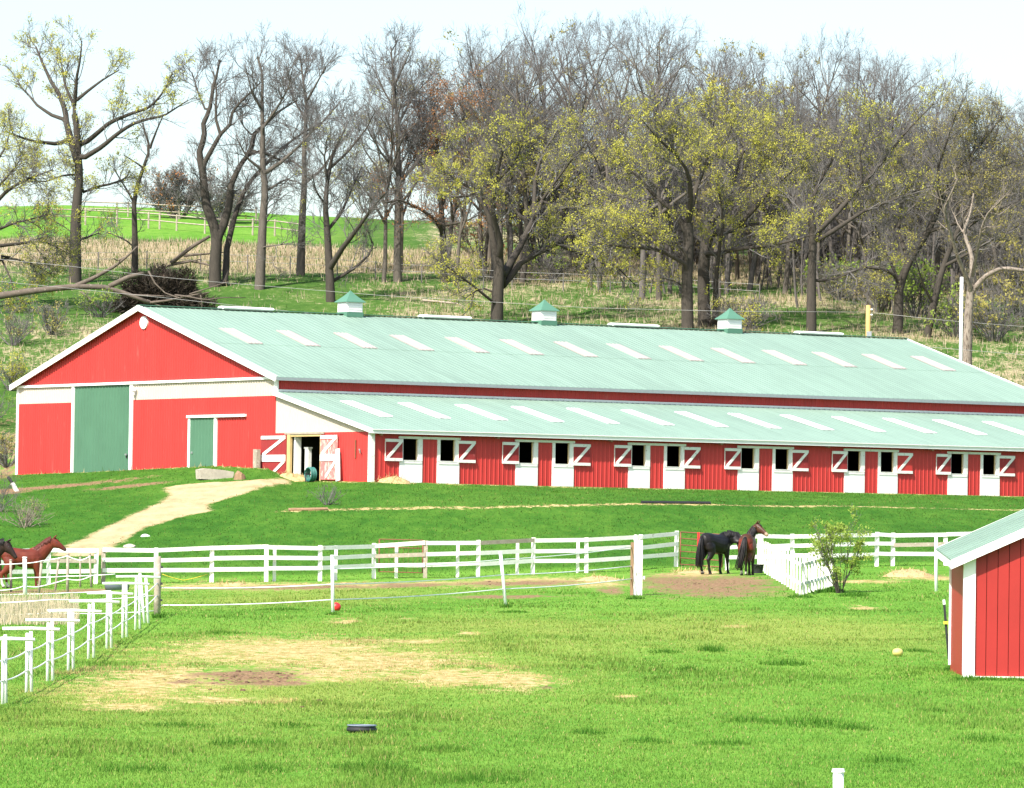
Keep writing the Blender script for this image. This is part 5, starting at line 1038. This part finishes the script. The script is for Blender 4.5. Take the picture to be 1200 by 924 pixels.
traced('slanting_tree', (1052, 391), [([(1052, 391), (1054, 335), (1065, 306), (1087, 273), (1102, 240), (1116, 203), (1146, 173), (1175, 137)], 6.5, .8), ([(1054, 335), (1046, 318), (1013, 313), (977, 328)], 2.4, .6), ([(1065, 306), (1052, 270), (1058, 230), (1072, 195)], 3, .6), ([(1087, 272), (1120, 262), (1160, 250), (1195, 235)], 2.6, .5), ([(1102, 240), (1098, 200), (1110, 165), (1120, 135)], 2.4, .5), ([(1116, 203), (1150, 205), (1190, 190)], 2, .5), ([(1054, 330), (1030, 280), (1020, 245)], 2.2, .5)],
    'dark slanting tree with olive leaves left of the slim white pole', seed=23, cfg=dict(d1=1.6, d2=5.2, d3=4, r1=.05), leaf=('leaf_pale', 10053, 0.050, .26))
traced('slanting_tree', (1085, 395), [([(1085, 395), (1094, 357), (1105, 313), (1120, 276), (1140, 235), (1158, 190), (1170, 150)], 5, .7), ([(1105, 313), (1130, 300), (1165, 280), (1200, 262)], 2.2, .5), ([(1120, 276), (1150, 255), (1185, 225), (1215, 200)], 2.2, .5), ([(1140, 235), (1135, 200), (1145, 160)], 2, .5), ([(1094, 357), (1080, 330), (1072, 300)], 1.8, .5)],
    'thin slanting tree directly behind the bleached dead tree', seed=24, cfg=dict(d1=1.7, d2=5.2, d3=4, r1=.05), leaf=('leaf_pale', 8617, 0.050, .26))
traced('leafy_tree', (-18, 346), [([(-18, 346), (-16, 290), (-12, 240), (-8, 190), (-10, 150)], 7, 1), ([(-12, 245), (10, 222), (30, 211), (62, 199)], 3, .5), ([(-15, 290), (20, 286), (50, 282), (78, 296)], 2.6, .5), ([(-12, 230), (15, 200), (30, 178)], 2.4, .5), ([(-15, 275), (15, 262), (45, 255), (62, 250)], 2.4, .5), ([(-16, 310), (12, 302), (40, 310), (60, 322)], 2, .5), ([(-12, 235), (-40, 210), (-60, 180)], 2.4, .5), ([(-15, 280), (-45, 270), (-70, 265)], 2.4, .5), ([(-10, 200), (8, 170), (12, 150)], 2, .5), ([(0, 300), (14, 330), (16, 352)], 1.6, .5)],
    'leafy yellow-green tree at the foot of the fallen trunk', seed=25, cfg=dict(d1=2.2, l1=1.7, d2=5.0, d3=3.5, r1=.045, up=.05, skip=1), leaf=('leaf', 12540, 0.052, .22), Y=322)
traced('dead_tree', (1133, 434), [([(1133, 434), (1134, 400), (1135, 370), (1137, 345), (1139, 325)], 7, 4.5), ([(1138, 338), (1124, 306), (1109, 258), (1106, 245), (1114, 229), (1122, 211)], 3, 1.0), ([(1139, 326), (1139, 298), (1129, 273), (1138, 247), (1141, 227)], 3.2, .9), ([(1140, 322), (1144, 298), (1151, 265), (1157, 251), (1179, 229)], 2.5, .7), ([(1138, 345), (1145, 334), (1157, 322), (1175, 314), (1200, 317), (1228, 318)], 3.6, 1.2), ([(1110, 262), (1104, 240), (1100, 222)], 1.2, .5), ([(1130, 275), (1122, 262), (1118, 250)], 1.2, .5), ([(1160, 250), (1172, 252), (1186, 240)], 1.0, .5)],
    'bleached dead tree with bare forked limbs right of the slim white pole', 'deadwood', 'deadwood', seed=26, cfg=dict(d1=.8, l1=1.6, d2=2.5, d3=2, r1=.035, skip=1), Y=292)
# the woods behind: a few tall bare trees grown once, then copied
def wild_tree(seed, H, spread, nl, lean=0.):
    tb = TreeB(seed); rg = tb.rg; tr = [np.array([0, 0, -.5])]; p = np.array([0., 0, 0]); d = np.array([lean, 0, 1.])
    for k in range(9): d = d+rg.normal(size=3)*np.array([.07, .07, 0]); d /= np.linalg.norm(d); p = p+d*H*.95/9; tr.append(p)
    r0 = H*.0125; tb.limb(tr, r0, .025); tr = np.array(tr)
    for k in range(nl):
        f = .26+.66*(k+rg.random())/nl; i = f*9; j = int(i); q = tr[j]*(1-(i-j))+tr[j+1]*(i-j); az = k*2.4+rg.uniform(-.5, .5); el = math.radians(rg.uniform(30, 62)); L_ = spread*(1.25-f)*rg.uniform(.7, 1.2)+1.2
        d = np.array([math.cos(az)*math.cos(el), math.sin(az)*math.cos(el), math.sin(el)]); pts = [q]; 
        for _ in range(5): d = d+rg.normal(size=3)*.14+np.array([0, 0, .08]); d /= np.linalg.norm(d); pts.append(pts[-1]+d*L_/5)
        tb.limb(pts, max(.03, r0*(1-f)*.75+.02), .016)
    tb.build(dict(d1=1.2, l1=2.3, d2=4.2, d3=3.4, r1=.024, up=.35, rmin=.0062, tmin=.1, skip=1)); return tb
PROT = []
for k, (H, sp_, nl, ln) in enumerate(((18, 5.5, 16, 0), (18, 4.5, 18, .06), (18, 6.5, 14, -.05), (18, 5, 20, .03), (18, 7, 13, 0), (18, 4, 15, -.03))):
    tb = wild_tree(100+k, H, sp_, nl, ln); lf = (tb.leaves(1500, .11, .3, lambda t: np.clip(1.1-t[:, 2]/15, .05, 1)), M['leaf_pale']) if k in (1, 4) else None
    PROT.append(tree_obj('woodland_tree', (0, 0, 0), tb, M['bark_far'] if k % 2 else M['bark'], M['twig'], ['tall bare woodland tree with a full even crown', 'slim woodland tree with a haze of olive buds on its lower twigs', 'bare woodland tree with a wide open crown leaning slightly', 'bare woodland tree with many short ascending limbs', 'broad woodland tree with spreading limbs and olive buds', 'narrow bare woodland tree with a thin pointed crown'][k], 'trees of the wood behind the barn', lf, offset=False))
TOPX, TOPY = (430, 480, 540, 600, 650, 700, 760, 800, 870, 940, 1000, 1060, 1110, 1160, 1210, 1300), (62, 75, 72, 38, 26, 36, 22, 52, 60, 34, 60, 72, 92, 100, 112, 130)
rs = random.Random(77); used = [0]*len(PROT); spots = []
for k in range(108):
    for _ in range(40):
        x = 560+rs.random()**.9*700 if k > 8 else rs.uniform(425, 600); y = rs.uniform(303, 338) if x < 720 else rs.uniform(290, 352)+max(0, (x-1000)*.05)
        if all(abs(x-a)+abs(y-b)*1.5 > 12 for a, b in spots): break
    spots.append((x, y)); b = hit(x, y, 300); env = float(np.interp(x, TOPX, TOPY)); f = rs.random()
    top = env+(0 if f < .3 else rs.uniform(5, 95)); H = (y-top)*b[1]/FPX; j = rs.randrange(len(PROT))
    o = PROT[j] if not used[j] else copytree(PROT[j]); used[j] = 1
    o.location = b-BZ*.1; s = H/17.6; w = s*rs.uniform(.85, 1.15); o.scale = (w, w, s); o.rotation_euler = (0, 0, rs.random()*6.28)
for j, o in enumerate(PROT):
    if not used[j]:
        b = hit(700+40*j, 320, 300); o.location = b
# thin young trunks in the wood, seen between the big trees
tb = TreeB(55); pts = [np.array([0, 0, -.3])]; d = np.array([.03, 0, 1.])
for k in range(7): pts.append(pts[-1]+(d+tb.rg.normal(size=3)*.05)*1.3)
tb.limb(pts, .085, .02); 
for k in range(5): q = pts[3+k % 5]; a = k*2.1; tb.limb([q, q+np.array([math.cos(a)*.6, math.sin(a)*.6, .7]), q+np.array([math.cos(a)*1.1, math.sin(a)*1.1, 1.6])], .035, .012)
tb.build(dict(d1=2.6, l1=1.3, d2=5.0, d3=3.0, r1=.02, up=.3, rmin=.008, tmin=.1, skip=0)); sap = tree_obj('sapling', (0, 0, 0), tb, M['bark_far'], M['twig'], 'thin bare sapling among the big trunks of the wood', 'saplings in the wood', None, offset=False)
for k in range(110):
    x = 690+rs.random()*560; y = rs.uniform(305, 372) if x > 930 else rs.uniform(300, 345); b = hit(x, y, 296); o = sap if k == 0 else copytree(sap); o.location = b-BZ*.1; s = rs.uniform(.55, 1.1); o.scale = (s*rs.uniform(.8, 1.6), s*1.0, s); o.rotation_euler = (0, 0, rs.random()*6.28)
# ------------------------------------------------------------------ shrubs
def shrub(name, base, H, Wd, stems, label, bark, twig, seed, cfg, leaf=None, group=None, cat='shrub'):
    tb = TreeB(seed); rg = tb.rg; base = np.asarray(base, float)
    for k in range(stems):
        a = rg.random()*6.28; q = base+np.array([math.cos(a), math.sin(a), 0])*Wd*.08*rg.random()-BZ*.05; t_ = Wd*.5*rg.uniform(.15, 1); h = H*rg.uniform(.6, 1)*(1-.35*(t_/(Wd*.5))**2); d = np.array([math.cos(a), math.sin(a), 0])
        tb.limb([q, q+d*t_*.35+BZ*h*.35, q+d*t_*.7+BZ*h*.68+rg.normal(size=3)*.04*H, q+d*t_+BZ*h], cfg.get('r0', .03), .006)
    tb.build(cfg); lf = (tb.leaves(leaf[1], leaf[2], leaf[3]), M[leaf[0]]) if leaf else None
    return tree_obj(name, base, tb, M[bark], M[twig], label, group, lf, cat)
SC = dict(d1=2.6, l1=.55, d2=3.0, d3=2.2, r1=.012, up=.25, rmin=.004, tmin=.15)
shrub('leafy_bush', gp(985, 695), 2.8, 2.0, 12, 'young leafy bush with yellow-green leaves beside the white picket pen', 'bark_dark', 'twig', 31, dict(SC, r0=.018), ('leaf_bush', 3600, .042, .12), cat='bush')
b = hit(384, 592, 150); shrub('bare_shrub', b, 1.0, 1.5, 16, 'low leafless shrub on the terrace below the open barn door', 'twig', 'twig', 32, dict(SC, l1=.35, r0=.015))
b = hit(28, 618, 150); shrub('bramble', b, 1.2, 2.6, 22, 'pale tangled bramble on the bank behind the chestnut horse', 'deadwood', 'deadwood', 33, dict(SC, l1=.6, up=.02, r0=.018), ('leaf_bush', 260, .03, .1))
b = hit(-4, 600, 150); shrub('bramble', b, 1.5, 2.2, 18, 'grey leafless thicket at the edge of the dark soil', 'twig', 'twig', 34, dict(SC, l1=.7, up=.05, r0=.018))
for k, (x, y, H, Wd, lab, lf) in enumerate(((8, 548, 1.6, 2.4, 'yellowing shrub at the far corner of the red gable', ('leaf_pale', 500, .06, .2)), (-14, 500, 2.2, 3.2, 'twiggy shrub on the slope left of the red gable', ('leaf_bush', 300, .06, .2)), (12, 458, 1.8, 2.6, 'golden shrub on the slope above the gable eave', ('leaf', 900, .06, .2)),
        (15, 405, 2.2, 3.4, 'brown twiggy thicket under the fallen trunk', ('leaf_pale', 260, .06, .2)), (60, 392, 2.0, 4.0, 'low brown thicket on the slope left of the gable peak', ('leaf_pale', 300, .07, .25)), (118, 372, 1.6, 3.6, 'low green thicket just above the gable rake', ('leaf_bush', 500, .07, .25)))):
    shrub('slope_shrub', hit(x, y, 240), H, Wd, 18, lab, 'twig', 'twig', 40+k, dict(SC, l1=.8, r1=.016, rmin=.007, r0=.03), lf)
for k, (x, y, H, Wd, lf, lab) in enumerate(((1072, 372, 3.2, 4.2, ('leaf_bush', 1500, .10, .3), 'bright green undergrowth bush between the slanting trees'), (1120, 395, 2.2, 4, ('leaf_bush', 900, .10, .3), 'low green bush at the foot of the dead tree'), (1165, 400, 3.4, 5, ('leaf_pale', 900, .10, .3), 'tangled olive thicket right of the dead tree'), (1195, 372, 4.6, 5, ('leaf_pale', 1100, .10, .3), 'tall olive thicket at the far end of the barn roof'),
        (985, 352, 2.6, 4, ('leaf_bush', 800, .10, .3), 'green bush under the wood behind the roof end'), (648, 332, 1.8, 2, ('leaf_bush', 350, .09, .25), 'small green evergreen bush on the slope right of the spreading oak'), (1030, 366, 2.4, 4, ('leaf_pale', 500, .1, .3), 'brown thicket behind the pine utility pole'),
        (872, 386, 1.6, 4.2, None, 'heap of dark brush right of the third cupola'), (430, 250, 6.5, 8, ('leaf_pale', 700, .12, .4), 'brown twiggy thicket on the hilltop behind the forked tree'), (560, 300, 4.5, 8, ('leaf_rust', 500, .12, .4), 'grey twiggy thicket behind the rust-leaved tree'), (1235, 360, 6.0, 7, ('leaf_pale', 1400, .12, .4), 'tall olive thicket beyond the dead tree'))):
    shrub('undergrowth', hit(x, y, 296), H, Wd, 20, lab, 'twig', 'twig', 60+k, dict(SC, l1=1.2, r1=.025, rmin=.011, r0=.045), lf)
b = hit(208, 256, 300, 450); shrub('round_thicket', b, 4.4, 6.4, 40, 'round brown thicket on the skyline of the green pasture', 'twig', 'twig', 80, dict(SC, d1=3, l1=1.1, d2=4, d3=3, r1=.025, rmin=.013, r0=.05), ('leaf_rust', 900, .10, .4))
b = hit(262, 262, 300, 450); shrub('round_thicket', b, 3.6, 5, 30, 'smaller grey thicket on the skyline behind the twin-stemmed tree', 'twig', 'twig', 81, dict(SC, d1=3, l1=1.1, d2=4, d3=3, r1=.025, rmin=.013, r0=.05), ('leaf_pale', 300, .10, .4))
# ------------------------------------------------------------------ fallen tree and the brush pile
def fallen(name, limbs, Y, label, m, seed):
    b = at(*limbs[0][0][0], Y); t = Thing(name, b, label, 'fallen tree'); rs = random.Random(seed)
    for i, (pts, r0, r1) in enumerate(limbs):
        P = [at(x, y, Y+(0 if i == 0 else rs.uniform(-.3, .3)*k)) for k, (x, y) in enumerate(pts)]; P, _ = resample(P, 2*len(P)); R = np.linspace(r0, r1, len(P))*Y/FPX
        t.part('trunk' if i == 0 else 'branch', MB().tube(list(P), list(R), 8), M[m], True)
fallen('fallen_tree', [([(-60, 356), (0, 347), (40, 341), (80, 336.5), (120, 336), (150, 345), (175, 355)], 4.8, 2.4), ([(85, 337), (110, 326), (135, 312), (150, 300), (161, 289)], 3.0, .9), ([(128, 336), (150, 325), (168, 321)], 3.2, 2.4), ([(175, 355), (200, 352), (220, 347), (245, 343)], 1.6, .6), ([(95, 342), (110, 355), (119, 364)], 1.6, 1.2), ([(150, 346), (182, 347), (205, 348)], 1.5, .6), ([(205, 346), (222, 348), (240, 352), (262, 349), (288, 349)], 1.1, .4), ([(174, 318), (182, 333), (194, 344), (212, 350)], 1.1, .6), ([(172, 352), (190, 360), (200, 358)], 1.2, .6), ([(222, 345), (250, 336), (268, 330)], .9, .4), ([(146, 302), (138, 306), (132, 303)], 1.0, .4), ([(235, 346), (237, 356), (236, 366)], .8, .4)], hit(119, 369, 262)[1]-1.5, 'weathered fallen tree lying across the slope left of the barn ridge', 'fallenwood', 1)
fallen('fallen_branch', [([(200, 309), (224, 290), (246, 277)], 2.6, 1.8), ([(202, 310), (225, 306), (250, 312), (270, 322)], 1.8, .7), ([(215, 300), (240, 298), (262, 296)], 1.6, .6), ([(196, 312), (215, 308), (236, 304)], 1.4, .5)], hit(202, 320, 262)[1], 'broken limb propped against the twin-stemmed tree', 'fallenwood', 2)
fallen('fallen_branch', [([(495, 352), (515, 354), (535, 356)], 1.5, 1.2), ([(535, 356), (550, 362), (562, 358), (575, 360)], 1, .4)], hit(515, 358, 262)[1], 'grey log lying on the slope left of the spreading oak', 'oldwood', 3)
c = hit(190, 367, 262); g = c.copy(); t = Thing('brush_pile', g, 'dark heap of uprooted brush behind the fallen trunk', 'brush pile'); rg = np.random.default_rng(3)
Hc = at(190, 312, g[1])[2]-g[2]; n = 16000; u3 = rg.normal(size=(n, 3)); u3 /= np.linalg.norm(u3, axis=1, keepdims=True); u3[:, 2] = np.abs(u3[:, 2]); rad = rg.random(n)**.4; lump = 1+.3*np.sin(u3[:, 0]*6+2)*np.cos(u3[:, 1]*4+u3[:, 2]*5)
P0 = g+u3*rad[:, None]*lump[:, None]*np.array([2.9, 2.0, Hc*.85]); d = u3+rg.normal(size=(n, 3))*.7; d /= np.linalg.norm(d, axis=1, keepdims=True); wv = np.cross(d, rg.normal(size=(n, 3))); wv /= np.linalg.norm(wv, axis=1, keepdims=True)
V = np.stack([P0-wv*.035, P0+wv*.035, P0+d*(.25+.4*rg.random((n, 1)))], 1).reshape(-1, 3)-g
o = bpy.data.objects.new('brush', meshof('brush', (V, np.arange(3*n).reshape(-1, 3)), M['needle'], False)); COL.objects.link(o); o.parent = t.o; o['kind'] = 'stuff'
core = MB(); 
for j in range(6):
    for i in range(14): f = j/5; q = math.sqrt(max(.01, 1-f*f))*.82; core.v.append(tuple(g+np.array([2.2*q*math.cos(i*.4488)*(1+.2*math.sin(i*3)), 1.8*q*math.sin(i*.4488), Hc*.85*f-.1])))
for j in range(5):
    for i in range(14): p = j*14+i; q = j*14+(i+1) % 14; core.f.append((p, q, q+14, p+14))
t.part('root_mass', core, M['rootball'], True)
# a deep belt of twiggy undergrowth far back in the wood
belt = shrub('wood_thicket', (0, 0, 0), 5.5, 7.0, 26, 'grey twiggy thicket filling the back of the wood', 'twig', 'twig', 95, dict(SC, d1=2.2, l1=1.6, d2=4, d3=3, r1=.025, rmin=.010, r0=.05), ('leaf_pale', 500, .09, .4), 'thickets in the back of the wood')
for k in range(40):
    x = 640+k*15.5+rs.uniform(-8, 8); y = rs.uniform(288, 318)+max(0, (x-1000)*.08); b = hit(x, y, 330, 440); o = belt if k == 0 else copytree(belt); o.location = b; s = rs.uniform(.7, 1.35); o.scale = (s, s, s*rs.uniform(.8, 1.3)); o.rotation_euler = (0, 0, rs.random()*6.28)
